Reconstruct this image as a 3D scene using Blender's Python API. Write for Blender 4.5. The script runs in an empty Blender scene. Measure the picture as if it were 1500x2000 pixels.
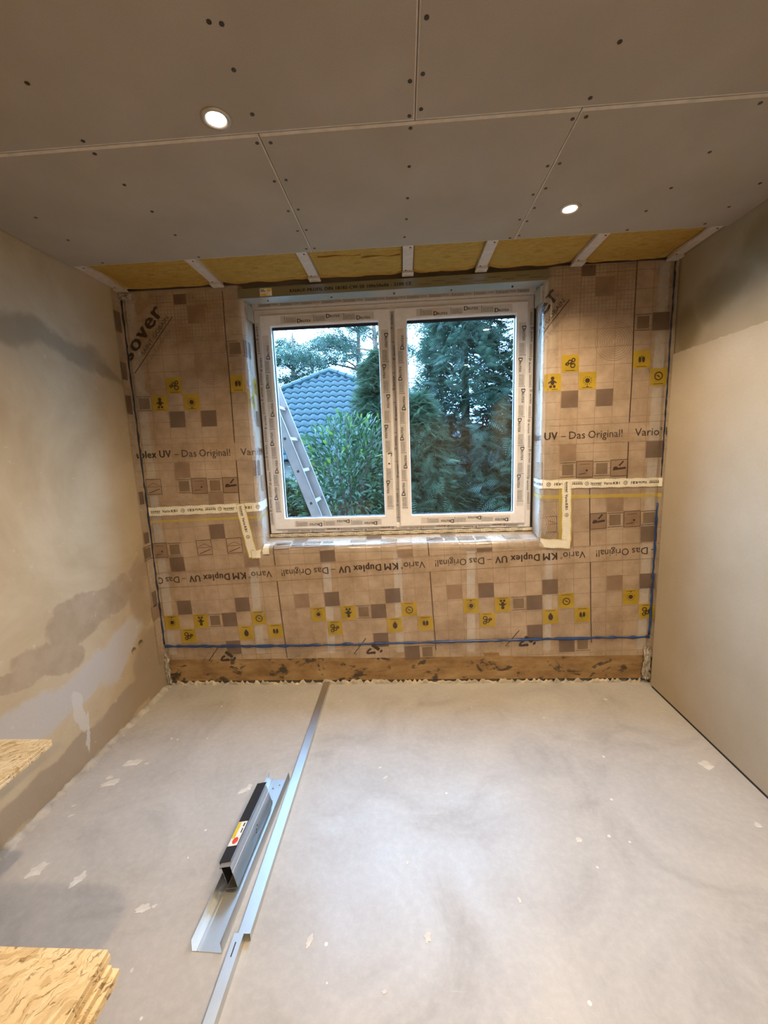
import bpy, bmesh, math, random
import numpy as np
from mathutils import Vector, Matrix
random.seed(7); RNG = np.random.default_rng(7)
S = bpy.context.scene
COL = S.collection
PI = math.pi

# ------------------------------------------------------------------ camera
CX, CD, CZ, YAW, PITCH, ROLL, FPX = 1.6499, 2.4878, 1.5357, -0.05366, -0.15280, -0.03671, 794.33
def cam_basis():
    f = Vector((math.sin(YAW)*math.cos(PITCH), math.cos(YAW)*math.cos(PITCH), math.sin(PITCH)))
    r = Vector((math.cos(YAW), -math.sin(YAW), 0)); u = r.cross(f)
    return r*math.cos(ROLL)+u*math.sin(ROLL), -r*math.sin(ROLL)+u*math.cos(ROLL), f
_r, _u, _f = cam_basis()
cd = bpy.data.cameras.new('camera'); cam = bpy.data.objects.new('camera', cd); COL.objects.link(cam)
cam.matrix_world = Matrix(((_r.x, _u.x, -_f.x, CX), (_r.y, _u.y, -_f.y, -CD), (_r.z, _u.z, -_f.z, CZ), (0, 0, 0, 1)))
cd.sensor_fit = 'VERTICAL'; cd.sensor_height = 24.0; cd.lens = FPX/2000*24.0
cd.clip_start = 0.03; cd.clip_end = 300
S.camera = cam
# ------------------------------------------------------------------ sky and exposure
wd = bpy.data.worlds.new('overcast_evening_sky'); S.world = wd; wd.use_nodes = True
bg = wd.node_tree.nodes['Background']
bg.inputs['Color'].default_value = (0.31, 0.59, 1.0, 1); bg.inputs['Strength'].default_value = 26.0
S.view_settings.view_transform = 'Standard'; S.view_settings.look = 'None'
S.view_settings.gamma = 1.0; S.view_settings.use_curve_mapping = False
S.view_settings.exposure = 0.0
S.cycles.max_bounces = 8
LAMP_W = 106.0; LAMP_COL = (1.0, 0.78, 0.52)

# ------------------------------------------------------------------ helpers
ORG = {}
def tag(o, label=None, cat=None, group=None, kind=None):
    if label: o['label'] = label
    if cat: o['category'] = cat
    if group: o['group'] = group
    if kind: o['kind'] = kind
    return o
def put(o, parent=None):
    COL.objects.link(o)
    if parent is not None: o.parent = parent
    return o
def empty(name, loc=(0, 0, 0)):
    o = bpy.data.objects.new(name, None); o.empty_display_size = 0.05; o.location = loc
    ORG[o] = Vector(loc); return put(o)
def thing(name, loc, label, cat, group=None): return tag(empty(name, loc), label, cat, group)
def wo(p):
    v = Vector((0, 0, 0))
    while p is not None:
        v += ORG.get(p, Vector((0, 0, 0))); p = p.parent
    return v
def obj(name, verts, faces, mat, parent=None, smooth=False, midx=None, origin=None):
    """verts in world space; the object sits under parent (or at origin)."""
    b = wo(parent) if parent is not None else Vector((0, 0, 0))
    og = Vector(origin) if origin is not None else b
    me = bpy.data.meshes.new(name)
    me.from_pydata([(v[0]-og[0], v[1]-og[1], v[2]-og[2]) for v in verts], [], faces)
    for m in (mat if isinstance(mat, (list, tuple)) else [mat]): me.materials.append(m)
    if midx: me.polygons.foreach_set('material_index', midx)
    if smooth: me.polygons.foreach_set('use_smooth', [True]*len(me.polygons))
    me.update()
    o = bpy.data.objects.new(name, me); o.location = og-b; ORG[o] = og-b
    return put(o, parent)
def fast(name, V, F, mat, parent=None, smooth=False, uv=None):
    V = np.asarray(V, np.float32); F = np.asarray(F, np.int32); k = F.shape[1]
    b = wo(parent) if parent is not None else Vector((0, 0, 0))
    V = V-np.array(b, np.float32)
    me = bpy.data.meshes.new(name)
    me.vertices.add(len(V)); me.vertices.foreach_set('co', V.ravel())
    me.loops.add(F.size); me.loops.foreach_set('vertex_index', F.ravel())
    me.polygons.add(len(F)); me.polygons.foreach_set('loop_start', np.arange(0, F.size, k, dtype=np.int32))
    me.update(calc_edges=True)
    if uv is not None:
        l = me.uv_layers.new(name='UVMap'); l.data.foreach_set('uv', np.asarray(uv, np.float32)[F.ravel()].ravel())
    if smooth: me.polygons.foreach_set('use_smooth', [True]*len(me.polygons))
    me.materials.append(mat)
    o = bpy.data.objects.new(name, me); ORG[o] = Vector((0, 0, 0))
    return put(o, parent)
BF = [(0, 3, 2, 1), (4, 5, 6, 7), (0, 1, 5, 4), (1, 2, 6, 5), (2, 3, 7, 6), (3, 0, 4, 7)]
def boxv(x0, x1, y0, y1, z0, z1):
    return [(x0, y0, z0), (x1, y0, z0), (x1, y1, z0), (x0, y1, z0), (x0, y0, z1), (x1, y0, z1), (x1, y1, z1), (x0, y1, z1)]
class MB:
    def __init__(s): s.v = []; s.f = []; s.m = []
    def add(s, v, f, mi=0):
        n = len(s.v); s.v += [tuple(a) for a in v]; s.f += [tuple(i+n for i in q) for q in f]; s.m += [mi]*len(f); return s
    def box(s, *a, mi=0): return s.add(boxv(*a), BF, mi)
    def obox(s, c, ax, hs, mi=0):
        c = Vector(c); v = []
        for sz in (-1, 1):
            for sx, sy in ((-1, -1), (1, -1), (1, 1), (-1, 1)):
                v.append(c+Vector(ax[0])*hs[0]*sx+Vector(ax[1])*hs[1]*sy+Vector(ax[2])*hs[2]*sz)
        return s.add(v, BF, mi)
    def tube(s, pts, rad, n=8, caps=True, mi=0):
        pts = [Vector(p) for p in pts]
        if not isinstance(rad, (list, tuple)): rad = [rad]*len(pts)
        v = []; f = []
        for i, p in enumerate(pts):
            d = (pts[min(i+1, len(pts)-1)]-pts[max(i-1, 0)]).normalized()
            a = d.orthogonal().normalized() if abs(d.z) > .9 else d.cross(Vector((0, 0, 1))).normalized()
            b = d.cross(a)
            for k in range(n):
                t = 2*PI*k/n; v.append(p+(a*math.cos(t)+b*math.sin(t))*rad[i])
        for i in range(len(pts)-1):
            for k in range(n):
                f.append((i*n+k, i*n+(k+1) % n, (i+1)*n+(k+1) % n, (i+1)*n+k))
        if caps: f += [tuple(range(n))[::-1], tuple(range((len(pts)-1)*n, len(pts)*n))]
        return s.add(v, f, mi)
    def ext(s, pts, t, y0, y1, mi=0, xo=0.0):
        """thin folded sheet: polyline pts (x,z) of thickness t, run along y"""
        P = [Vector((a, b)) for a, b in pts]; O = []
        for i, p in enumerate(P):
            d1 = (p-P[i-1]).normalized() if i else None
            d2 = (P[i+1]-p).normalized() if i < len(P)-1 else None
            n1 = Vector((-d1.y, d1.x)) if d1 else None; n2 = Vector((-d2.y, d2.x)) if d2 else None
            if n1 is None: n = n2
            elif n2 is None: n = n1
            else:
                n = (n1+n2); n = n/max(.3, n.length_squared/2)
            O.append(p+n*t)
        k = len(P); v = []
        for y in (y0, y1): v += [(p.x+xo, y, p.y) for p in P]+[(p.x+xo, y, p.y) for p in O]
        f = []
        for i in range(k-1):
            f += [(i, i+1, 2*k+i+1, 2*k+i), (k+i+1, k+i, 3*k+i, 3*k+i+1), (i+1, i, k+i, k+i+1), (2*k+i, 2*k+i+1, 3*k+i+1, 3*k+i)]
        f += [(0, 2*k, 3*k, k), (k-1, 2*k-1, 4*k-1, 3*k-1)]
        return s.add(v, f, mi)
    def build(s, name, mat, parent=None, smooth=False, origin=None):
        return obj(name, s.v, s.f, mat, parent, smooth, s.m if isinstance(mat, (list, tuple)) else None, origin)
def bevel(o, w=.002, seg=2):
    m = o.modifiers.new('soft_edges', 'BEVEL'); m.width = w; m.segments = seg; m.limit_method = 'ANGLE'; return o

# ------------------------------------------------------------------ materials
class G:
    def __init__(s, name):
        s.m = bpy.data.materials.new(name); s.m.use_nodes = True; s.t = s.m.node_tree
        s.b = s.t.nodes['Principled BSDF']; s.o = s.t.nodes['Material Output']
    def set(s, node, key, v):
        if v is None: return
        i = node.inputs[key]
        if isinstance(v, bpy.types.NodeSocket): s.t.links.new(v, i)
        elif isinstance(v, (tuple, list)) and len(v) == 3 and i.type == 'RGBA': i.default_value = (*v, 1)
        else: i.default_value = v
    def n(s, typ, ins=None, **pr):
        nd = s.t.nodes.new(typ)
        for k, v in pr.items(): setattr(nd, k, v)
        for k, v in (ins or {}).items(): s.set(nd, k, v)
        return nd
    def math(s, op, a, b=None, c=None, clamp=False):
        nd = s.n('ShaderNodeMath', operation=op, use_clamp=clamp)
        for i, v in enumerate((a, b, c)): s.set(nd, i, v)
        return nd.outputs[0]
    def co(s, kind='Object'): return s.n('ShaderNodeTexCoord').outputs[kind]
    def map(s, vec, loc=(0, 0, 0), rot=(0, 0, 0), sc=(1, 1, 1), typ='POINT'):
        return s.n('ShaderNodeMapping', {'Vector': vec, 'Location': loc, 'Rotation': rot, 'Scale': sc}, vector_type=typ).outputs[0]
    def noise(s, vec, scale, detail=4, rough=.5, dist=0, col=False):
        return s.n('ShaderNodeTexNoise', {'Vector': vec, 'Scale': scale, 'Detail': detail, 'Roughness': rough, 'Distortion': dist}).outputs['Color' if col else 'Fac']
    def ramp(s, fac, stops, interp='LINEAR'):
        r = s.n('ShaderNodeValToRGB', {'Fac': fac}); cr = r.color_ramp; cr.interpolation = interp
        while len(cr.elements) < len(stops): cr.elements.new(.5)
        for e, (p, c) in zip(cr.elements, stops): e.position = p; e.color = (*c, 1) if len(c) == 3 else c
        return r.outputs[0]
    def rng(s, v, a, b, c=0., d=1.): 
        return s.n('ShaderNodeMapRange', {'Value': v, 'From Min': a, 'From Max': b, 'To Min': c, 'To Max': d}, interpolation_type='SMOOTHSTEP').outputs[0]
    def mix(s, fac, a, b, bt='MIX'):
        nd = s.n('ShaderNodeMix', data_type='RGBA', blend_type=bt)
        s.set(nd, 0, fac); s.set(nd, 6, a); s.set(nd, 7, b); return nd.outputs[2]
    def bump(s, h, st=.3, dist=.01):
        s.set(s.b, 'Normal', s.n('ShaderNodeBump', {'Height': h, 'Strength': st, 'Distance': dist}).outputs[0])
    def fin(s, base=None, rough=None, metal=None, spec=None, alpha=None):
        s.set(s.b, 'Base Color', base); s.set(s.b, 'Roughness', rough); s.set(s.b, 'Metallic', metal)
        s.set(s.b, 'Specular IOR Level', spec); s.set(s.b, 'Alpha', alpha); return s.m
    def blob(s, vec, cs):
        """union of soft ellipses in (y,z): (y,z,ry,rz,rot)"""
        out = None
        for (y, z, ry, rz, ro) in cs:
            q = s.map(vec, (0, y, z), (ro, 0, 0), (1e5, ry, rz), 'TEXTURE')
            l = s.n('ShaderNodeVectorMath', {0: q}, operation='LENGTH').outputs['Value']
            v = s.math('SUBTRACT', 1.0, l)
            out = v if out is None else s.math('MAXIMUM', out, v)
        return out
def plain(name, col, rough=.6, metal=0, spec=.5, var=.12, sc=30, bmp=0, alpha=None):
    g = G(name); c = g.co(); f = g.noise(c, sc, 3)
    lo = tuple(x*(1-var) for x in col); hi = tuple(min(1, x*(1+var)) for x in col)
    if bmp: g.bump(g.noise(c, sc*4, 3), bmp, .004)
    return g.fin(g.ramp(f, [(.3, lo), (.7, hi)]), rough, metal, spec, alpha)

def m_concrete():
    g = G('polished_concrete_floor'); c = g.co()
    w = g.noise(c, 1.1, 3, .5, .6); big = g.noise(c, 2.6, 6, .6, 1.2); fine = g.noise(c, 40, 6, .7)
    a = g.ramp(big, [(.30, (.29, .268, .245)), (.5, (.42, .395, .365)), (.70, (.50, .47, .435))])
    b = g.ramp(w, [(.35, (.44, .395, .335)), (.65, (.45, .43, .41))])
    col = g.mix(.45, a, b)
    col = g.mix(g.rng(fine, .35, .75), g.mix(1.0, col, (.89, .89, .89), 'MULTIPLY'), col)
    # pale flecks of plaster and trowel scratches
    sp = g.n('ShaderNodeTexVoronoi', {'Vector': c, 'Scale': 9.0, 'Randomness': 1.0}, feature='F1')
    fl = g.math('MULTIPLY', g.math('LESS_THAN', sp.outputs['Distance'], .055), g.math('GREATER_THAN', g.noise(c, 5.3, 2), .52))
    col = g.mix(g.math('MULTIPLY', fl, .75), col, (.72, .69, .64))
    sc_ = g.noise(g.map(c, rot=(0, 0, .6), sc=(3, 45, 1)), 1.2, 3, .6)
    col = g.mix(g.rng(sc_, .68, .80, 0, .30), col, (.60, .57, .54))
    g.bump(g.math('ADD', g.math('MULTIPLY', fine, .4), big), .10, .01)
    return g.fin(col, g.rng(big, .3, .7, .50, .34), 0, .45)
def m_wall_left():
    g = G('stained_plaster_wall'); c = g.co(); wn = g.noise(c, 5, 6, .65)
    wq = g.n('ShaderNodeVectorMath', {0: c, 1: g.map(g.noise(c, 3.2, 5, .6, 0, True), (-.11, -.11, -.11), sc=(.22, .22, .22))}, operation='ADD').outputs[0]
    base = g.ramp(g.noise(c, 1.6, 6, .6, .5), [(.3, (.345, .26, .155)), (.5, (.43, .34, .22)), (.72, (.50, .41, .285))])
    gray = (.43, .40, .375)
    band = g.rng(g.blob(wq, [(-.72, 2.10, .42, .085, .0), (-.42, 2.09, .30, .07, -.1), (-.18, 2.03, .16, .04, -.5)]), .0, .55)
    col = g.mix(g.math('MULTIPLY', band, .6), base, (.20, .165, .115))
    br = g.rng(g.blob(wq, [(-.12, .72, .13, .22, 0), (-.40, .79, .28, .09, .0), (-.62, .76, .19, .13, .2), (-.80, .64, .20, .08, -.35), (-1.0, .63, .16, .05, -.2)]), .0, .12)
    col = g.mix(g.math('MULTIPLY', br, .6), col, g.ramp(g.noise(c, 7, 5, .65), [(.35, (.22, .155, .10)), (.65, (.34, .26, .19))]))
    lo = g.rng(g.blob(wq, [(-.10, .22, .20, .32, 0), (-.42, .10, .40, .12, .1), (-.9, .08, .6, .10, 0)]), .0, .25)
    col = g.mix(g.math('MULTIPLY', lo, .7), col, (.26, .20, .145))
    wh = g.rng(g.blob(wq, [(-.38, .47, .26, .13, .5), (-.68, .44, .34, .10, .1), (-.95, .42, .3, .11, 0)]), .0, .3)
    col = g.mix(g.math('MULTIPLY', wh, .8), col, gray)
    wq2 = g.n('ShaderNodeVectorMath', {0: c, 1: g.map(g.noise(c, 9, 4, .6, 0, True), (-.035, -.035, -.035), sc=(.07, .07, .07))}, operation='ADD').outputs[0]
    sl = g.rng(g.blob(wq2, [(-.712, .30, .036, .13, .12), (-.68, .17, .014, .12, -.15)]), .0, .2)
    col = g.mix(g.math('MULTIPLY', sl, .7), col, (.52, .49, .45))
    fl = g.rng(g.noise(c, 16, 5, .7), .63, .70)
    col = g.mix(g.math('MULTIPLY', fl, .35), col, (.62, .55, .45))
    g.bump(g.math('ADD', wn, g.math('MULTIPLY', g.noise(c, 60, 3), .3)), .25, .012)
    return g.fin(col, .78, 0, .3)
def m_wall_right():
    g = G('bare_plaster_wall'); c = g.co()
    base = g.ramp(g.noise(c, 1.9, 6, .6, .5), [(.3, (.30, .24, .15)), (.7, (.41, .34, .235))])
    wq = g.n('ShaderNodeVectorMath', {0: c, 1: g.map(g.noise(c, 3.6, 5, .6, 0, True), (-.1, -.1, -.1), sc=(.2, .2, .2))}, operation='ADD').outputs[0]
    sm = g.rng(g.blob(wq, [(-.12, 2.12, .14, .16, 0), (-.34, 2.22, .24, .15, -.3), (-.6, 2.33, .25, .16, 0)]), .0, .6)
    col = g.mix(g.math('MULTIPLY', sm, .75), base, (.20, .155, .075))
    g.bump(g.noise(c, 9, 6, .7), .2, .01)
    return g.fin(col, .8, 0, .3)
def m_gypsum(name, a, b, rough=.85):
    g = G(name); c = g.co()
    f = g.noise(g.map(c, sc=(1, 1, 1)), 3.0, 4); fi = g.noise(c, 220, 2)
    col = g.mix(g.rng(fi, .3, .7, 0, .12), g.ramp(f, [(.3, a), (.7, b)]), (.2, .17, .13))
    g.bump(fi, .05, .002); return g.fin(col, rough, 0, .25)
def m_osb():
    g = G('oriented_strand_board'); c = g.co()
    w = g.n('ShaderNodeVectorMath', {0: c, 1: g.map(g.noise(c, 16, 4, .6, 0, True), (-.03, -.03, -.03), sc=(.06, .06, .06))}, operation='ADD').outputs[0]
    col = g.ramp(g.noise(g.map(g.map(w, rot=(0, 0, -.75)), sc=(6, 22, 4)), 1.0, 3, .55), [(.3, (.42, .30, .15)), (.5, (.56, .425, .24)), (.7, (.65, .52, .32))])
    for (rot, sc, seed, th, amt) in ((.95, (14, 85, 2), 0., .45, .6), (.50, (11, 60, 2), 3.7, .55, .6), (1.40, (17, 95, 2), 9.1, .6, .6), (.80, (14, 70, 2), 5.3, .6, .8), (.2, (22, 90, 2), 2.1, .65, .8)):
        q = g.map(g.map(w, (0, 0, 0), (0, 0, -rot)), (seed, seed*.7, 0), (0, 0, 0), sc)
        v = g.n('ShaderNodeTexVoronoi', {'Vector': q, 'Scale': 1.0}, feature='F1')
        s_ = g.n('ShaderNodeSeparateColor', {0: v.outputs['Color']})
        fc = g.ramp(s_.outputs[0], [(0, (.42, .29, .14)), (.35, (.57, .44, .25)), (.7, (.70, .57, .37)), (1, (.58, .43, .23))])
        col = g.mix(g.math('MULTIPLY', g.rng(s_.outputs[1], th-.05, th+.05), amt), col, fc)
    for (rot, sc, lo, hi, amt) in ((.95, (30, 240, 6), .57, .67, .8), (.55, (26, 200, 6), .60, .69, .7), (1.35, (34, 260, 6), .61, .71, .7)):
        col = g.mix(g.rng(g.noise(g.map(g.map(w, rot=(0, 0, -rot)), sc=sc), 1, 3, .55), lo, hi, 0, amt), col, (.14, .075, .025))
    g.bump(g.noise(g.map(g.map(w, rot=(0, 0, -.9)), sc=(12, 120, 6)), 1, 3), .35, .004)
    return g.fin(col, .6, 0, .35)
def m_wool(name, a, b, d):
    g = G(name); c = g.co()
    f = g.noise(g.map(c, sc=(1, 3.5, 1)), 14, 6, .65, 1.5); bg_ = g.noise(c, 5, 3); fi = g.noise(g.map(c, sc=(30, 160, 30)), 1, 4, .7)
    col = g.ramp(f, [(.25, d), (.5, a), (.75, b)])
    col = g.mix(g.rng(bg_, .35, .7, 0, .5), col, a); col = g.mix(g.rng(fi, .5, .8, 0, .35), col, d)
    g.bump(g.math('ADD', f, fi), .5, .01); return g.fin(col, .95, 0, .1)
def m_membrane():
    g = G('printed_polyamide_foil'); uv = g.n('ShaderNodeUVMap').outputs[0]; c = g.co()
    s_ = g.n('ShaderNodeSeparateXYZ', {0: uv}); ln = None
    for k in (0, 1):
        fr = g.math('FRACT', g.math('DIVIDE', g.math('ADD', s_.outputs[k], 10.0+(.0 if k == 0 else 0.)), .0985))
        l = g.math('LESS_THAN', g.math('ABSOLUTE', g.math('SUBTRACT', fr, .5)), .488)
        l = g.math('SUBTRACT', 1.0, l); ln = l if ln is None else g.math('MAXIMUM', ln, l)
    cloud = g.noise(c, 6, 4, .6)
    col = g.ramp(cloud, [(.3, (.43, .325, .235)), (.7, (.59, .465, .35))])
    col = g.mix(g.math('MULTIPLY', ln, .55), col, (.18, .11, .075))
    h = g.math('ADD', g.noise(g.map(c, sc=(1, 1, .45)), 9, 3, .5, 1.0), g.math('MULTIPLY', g.noise(c, 38, 2, .5, .8), .16))
    g.bump(h, .32, .02)
    return g.fin(col, .24, 0, .55, g.rng(cloud, .3, .7, .48, .62))
def m_ink(name, col, alpha=1., rough=.28):
    g = G(name); c = g.co()
    h = g.math('ADD', g.noise(g.map(c, sc=(1, 1, .45)), 9, 3, .5, 1.0), g.math('MULTIPLY', g.noise(c, 38, 2, .5, .8), .16))
    g.bump(h, .25, .02)
    f = g.noise(c, 9, 3); lo = tuple(x*.8 for x in col); hi = tuple(min(1, x*1.15) for x in col)
    return g.fin(g.ramp(f, [(.3, lo), (.7, hi)]), rough, 0, .5, alpha)
def m_sole():
    g = G('bitumen_stained_timber'); c = g.co()
    f = g.noise(g.map(c, sc=(1, 1, 2.5)), 5, 6, .65); gr = g.noise(g.map(c, sc=(2, 20, 30)), 2, 4)
    col = g.ramp(f, [(.3, (.16, .09, .035)), (.5, (.26, .155, .065)), (.7, (.35, .235, .115))])
    bl = g.rng(g.noise(g.map(c, (3.3, 0, 0), sc=(1, 1, 1.5)), 7.5, 5, .66, .5), .545, .61)
    col = g.mix(g.math('MULTIPLY', bl, .9), col, (.035, .027, .02))
    col = g.mix(g.rng(gr, .55, .8, 0, .4), col, (.16, .09, .04))
    g.bump(f, .3, .01); return g.fin(col, .6, 0, .4)
def m_steel(name, col=(.62, .64, .65), rough=.24, sp=18, var=.10):
    g = G(name); c = g.co(); nz = g.noise(c, sp, 3); sp_ = g.noise(c, sp*14, 2)
    k = g.math('ADD', g.math('MULTIPLY', sp_, .4), g.math('MULTIPLY', nz, .6))
    return g.fin(g.ramp(k, [(.3, tuple(x*(1-var) for x in col)), (.7, col)]), rough, 1.0)
def m_glass():
    g = G('window_glass'); t = g.t
    tr = g.n('ShaderNodeBsdfTransparent', {'Color': (.93, .97, .97)}); gl = g.n('ShaderNodeBsdfGlossy', {'Roughness': .0, 'Color': (1, 1, 1)})
    fr = g.n('ShaderNodeFresnel', {'IOR': 1.5}); bk = g.n('ShaderNodeNewGeometry').outputs['Backfacing']
    mx = g.n('ShaderNodeMixShader', {0: g.math('MULTIPLY', g.math('MULTIPLY', fr.outputs[0], 1.25), g.math('SUBTRACT', 1.0, bk), clamp=True)})
    t.links.new(tr.outputs[0], mx.inputs[1]); t.links.new(gl.outputs[0], mx.inputs[2]); t.links.new(mx.outputs[0], g.o.inputs[0])
    return g.m
def m_emit(name, col, st):
    g = G(name); g.set(g.b, 'Emission Color', col); g.set(g.b, 'Emission Strength', st); return g.fin(col, .4)
def m_leaf(name, dark, light, tipc, tl=.3):
    g = G(name); c = g.co(); uv = g.n('ShaderNodeUVMap').outputs[0]; s_ = g.n('ShaderNodeSeparateXYZ', {0: uv})
    f = g.noise(c, 2.2, 3); col = g.ramp(f, [(.3, dark), (.7, light)])
    col = g.mix(g.math('MULTIPLY', s_.outputs[1], .55), col, tipc)
    col = g.mix(g.rng(s_.outputs[0], 0, 1, 0, .5), col, tuple(x*.45 for x in dark))
    p = g.b; g.fin(col, .5, 0, .4)
    tr = g.n('ShaderNodeBsdfTranslucent', {'Color': col}); mx = g.n('ShaderNodeMixShader', {0: tl})
    g.t.links.new(p.outputs[0], mx.inputs[1]); g.t.links.new(tr.outputs[0], mx.inputs[2]); g.t.links.new(mx.outputs[0], g.o.inputs[0])
    return g.m
MT = dict(
    concrete=m_concrete(), wall_l=m_wall_left(), wall_r=m_wall_right(),
    gyps=m_gypsum('grey_plasterboard_paper', (.31, .265, .215), (.36, .31, .26)), gedge=plain('plasterboard_tapered_edge', (.50, .45, .39), .85),
    board=m_gypsum('beige_plasterboard_paper', (.38, .31, .215), (.43, .355, .26)),
    osb=m_osb(), wool=m_wool('yellow_mineral_wool', (.40, .245, .06), (.49, .32, .095), (.23, .13, .025)),
    woolb=m_wool('brown_mineral_wool', (.40, .26, .15), (.50, .34, .21), (.28, .17, .09)),
    foil=m_membrane(), ink=m_ink('dark_brown_ink', (.045, .026, .018)), inkl=m_ink('pale_brown_ink', (.22, .135, .09), .8), sq=m_ink('brown_print', (.16, .105, .075), .72),
    sqg=m_ink('light_brown_print', (.29, .19, .125), .7), yel=m_ink('yellow_print', (.40, .27, .02), .85), pale=m_ink('pale_print', (.40, .29, .20), .8), pic=m_ink('sepia_print', (.20, .135, .085), .7),
    sole=m_sole(), mortar=plain('pale_rough_mortar', (.42, .37, .29), .9, var=.35, sc=14, bmp=.6), mortar2=plain('grey_rough_mortar', (.36, .33, .29), .9, var=.3, sc=12, bmp=.6),
    steel=m_steel('galvanised_steel', (.66, .68, .68), .42), steeld=m_steel('dark_galvanised_steel', (.40, .42, .44), .34), alu=plain('weathered_aluminium', (.26, .20, .18), .5, 0, .5, .12, 10),
    batten=plain('dull_zinc_batten', (.52, .44, .37), .55, .0, .4), stud=plain('pale_zinc_stud', (.60, .65, .71), .5),
    pvc=plain('white_window_plastic', (.78, .75, .74), .38, 0, .5, .05), film=plain('milky_protective_film', (.60, .56, .53), .35, 0, .5, .10, 12),
    film2=plain('creased_grey_foil', (.34, .30, .25), .35, 0, .5, .3, 30),
    filmg=plain('grey_film_print', (.40, .37, .35), .4, 0, .5, .15, 90), filmi=plain('black_film_ink', (.03, .027, .025), .45),
    rubber=plain('black_rubber', (.012, .012, .013), .6), gask=plain('dark_gasket', (.008, .012, .03), .4), glass=m_glass(),
    tape=plain('white_paper_tape', (.72, .67, .55), .5, 0, .5, .06), tapey=plain('yellow_tape_liner', (.62, .47, .06), .4, 0, .5, .1, 20, 0, .5),
    tapei=plain('black_tape_ink', (.02, .02, .018), .5), blue=plain('blue_sealant', (.012, .045, .16), .3, 0, .5, .3, 20),
    bead=plain('dark_blue_sealant', (.012, .022, .05), .35, 0, .5, .3, 20),
    scr=plain('dark_screw', (.035, .028, .022), .4, .3), white=plain('white_splash', (.66, .63, .58), .8, 0, .3, .1, 40), splat=plain('dried_plaster', (.56, .53, .49), .85, 0, .3, .12, 25),
    trim=plain('brushed_lamp_ring', (.45, .40, .34), .35, .6), lens=m_emit('lamp_lens', (1, .90, .75), 60),
    scap=plain('blue_grey_plastic_cap', (.035, .06, .075), .5),
    wood=plain('planed_pine', (.55, .36, .18), .6, 0, .4, .2, 8), red=plain('red_sticker', (.6, .06, .03), .5), stky=plain('yellow_sticker', (.65, .48, .03), .5), stkw=plain('white_sticker', (.75, .73, .68), .5),
    tile=plain('blue_grey_roof_tile', (.007, .019, .022), .5, 0, .3, .35, 4), mason=plain('rough_masonry', (.30, .25, .20), .9, 0, .2, .2, 6, .4),
    con=m_leaf('conifer_foliage', (.010, .032, .018), (.028, .066, .034), (.14, .17, .09)), con2=m_leaf('dark_conifer_foliage', (.007, .026, .017), (.020, .056, .034), (.12, .16, .10)),
    lau=m_leaf('laurel_foliage', (.008, .026, .010), (.022, .056, .018), (.05, .10, .03), .35), you=m_leaf('young_laurel_foliage', (.06, .10, .010), (.10, .16, .02), (.15, .21, .035), .4),
    pine=m_leaf('pine_needles', (.016, .038, .024), (.032, .07, .045), (.06, .10, .06)), bark=plain('bark', (.05, .032, .022), .9, 0, .2, .3, 12, .5), barkp=plain('pine_bark', (.11, .07, .05), .9, 0, .2, .3, 8, .4),
    soil=plain('garden_soil_and_lawn', (.02, .03, .012), .95, 0, .2, .4, 3, .5), render=plain('house_render', (.12, .11, .10), .9, 0, .2, .05),
)

# ------------------------------------------------------------------ room shell
W, H, YF = 3.18, 2.5, -4.7
WX0, WX1, WZ0, WZ1 = 0.710, 2.485, 0.984, 2.448     # window frame
tag(obj('floor', boxv(-.2, W+.2, YF-.2, .42, -.15, 0), BF, MT['concrete']), 'bare grey polished concrete floor slab', kind='structure')
FLOOR = bpy.data.objects['floor']
# left wall with two real drill holes (boolean)
wl = obj('wall_left', boxv(-.2, 0, YF-.2, .42, 0, 2.75), BF, MT['wall_l'])
for (y, z, r) in ((-.280, .397, .021), (-.214, .411, .022)):
    c = MB().tube([(-.12, y, z), (.05, y, z)], r, 14).build('cutter', MT['mason'])
    m = wl.modifiers.new('hole', 'BOOLEAN'); m.object = c; m.operation = 'DIFFERENCE'; m.solver = 'EXACT'
dg = bpy.context.evaluated_depsgraph_get()
nm = bpy.data.meshes.new_from_object(wl.evaluated_get(dg)); wl.modifiers.clear(); wl.data = nm
for c in [o for o in bpy.data.objects if o.name.startswith('cutter')]: bpy.data.objects.remove(c)
tag(wl, 'stained beige plaster wall with two drilled holes', kind='structure')
tag(obj('wall_right', boxv(W, W+.2, YF-.2, .42, 0, 2.75), BF, MT['wall_r']), 'bare plaster wall with dark smears above the board', kind='structure')
tag(obj('wall_front', boxv(-.2, W+.2, YF-.2, YF, 0, 2.75), BF, MT['wall_r']), 'plain plaster wall opposite the window', kind='structure')
b = MB()
for a in ((-.2, WX0-.02, 0, 2.75), (WX1+.02, W+.2, 0, 2.75), (WX0-.02, WX1+.02, 0, WZ0-.055), (WX0-.02, WX1+.02, WZ1+.065, 2.75)):
    b.box(a[0], a[1], .06, .42, a[2], a[3])
WB = tag(b.build('wall_back', MT['mason']), 'masonry window wall behind the printed foil', kind='structure')
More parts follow.
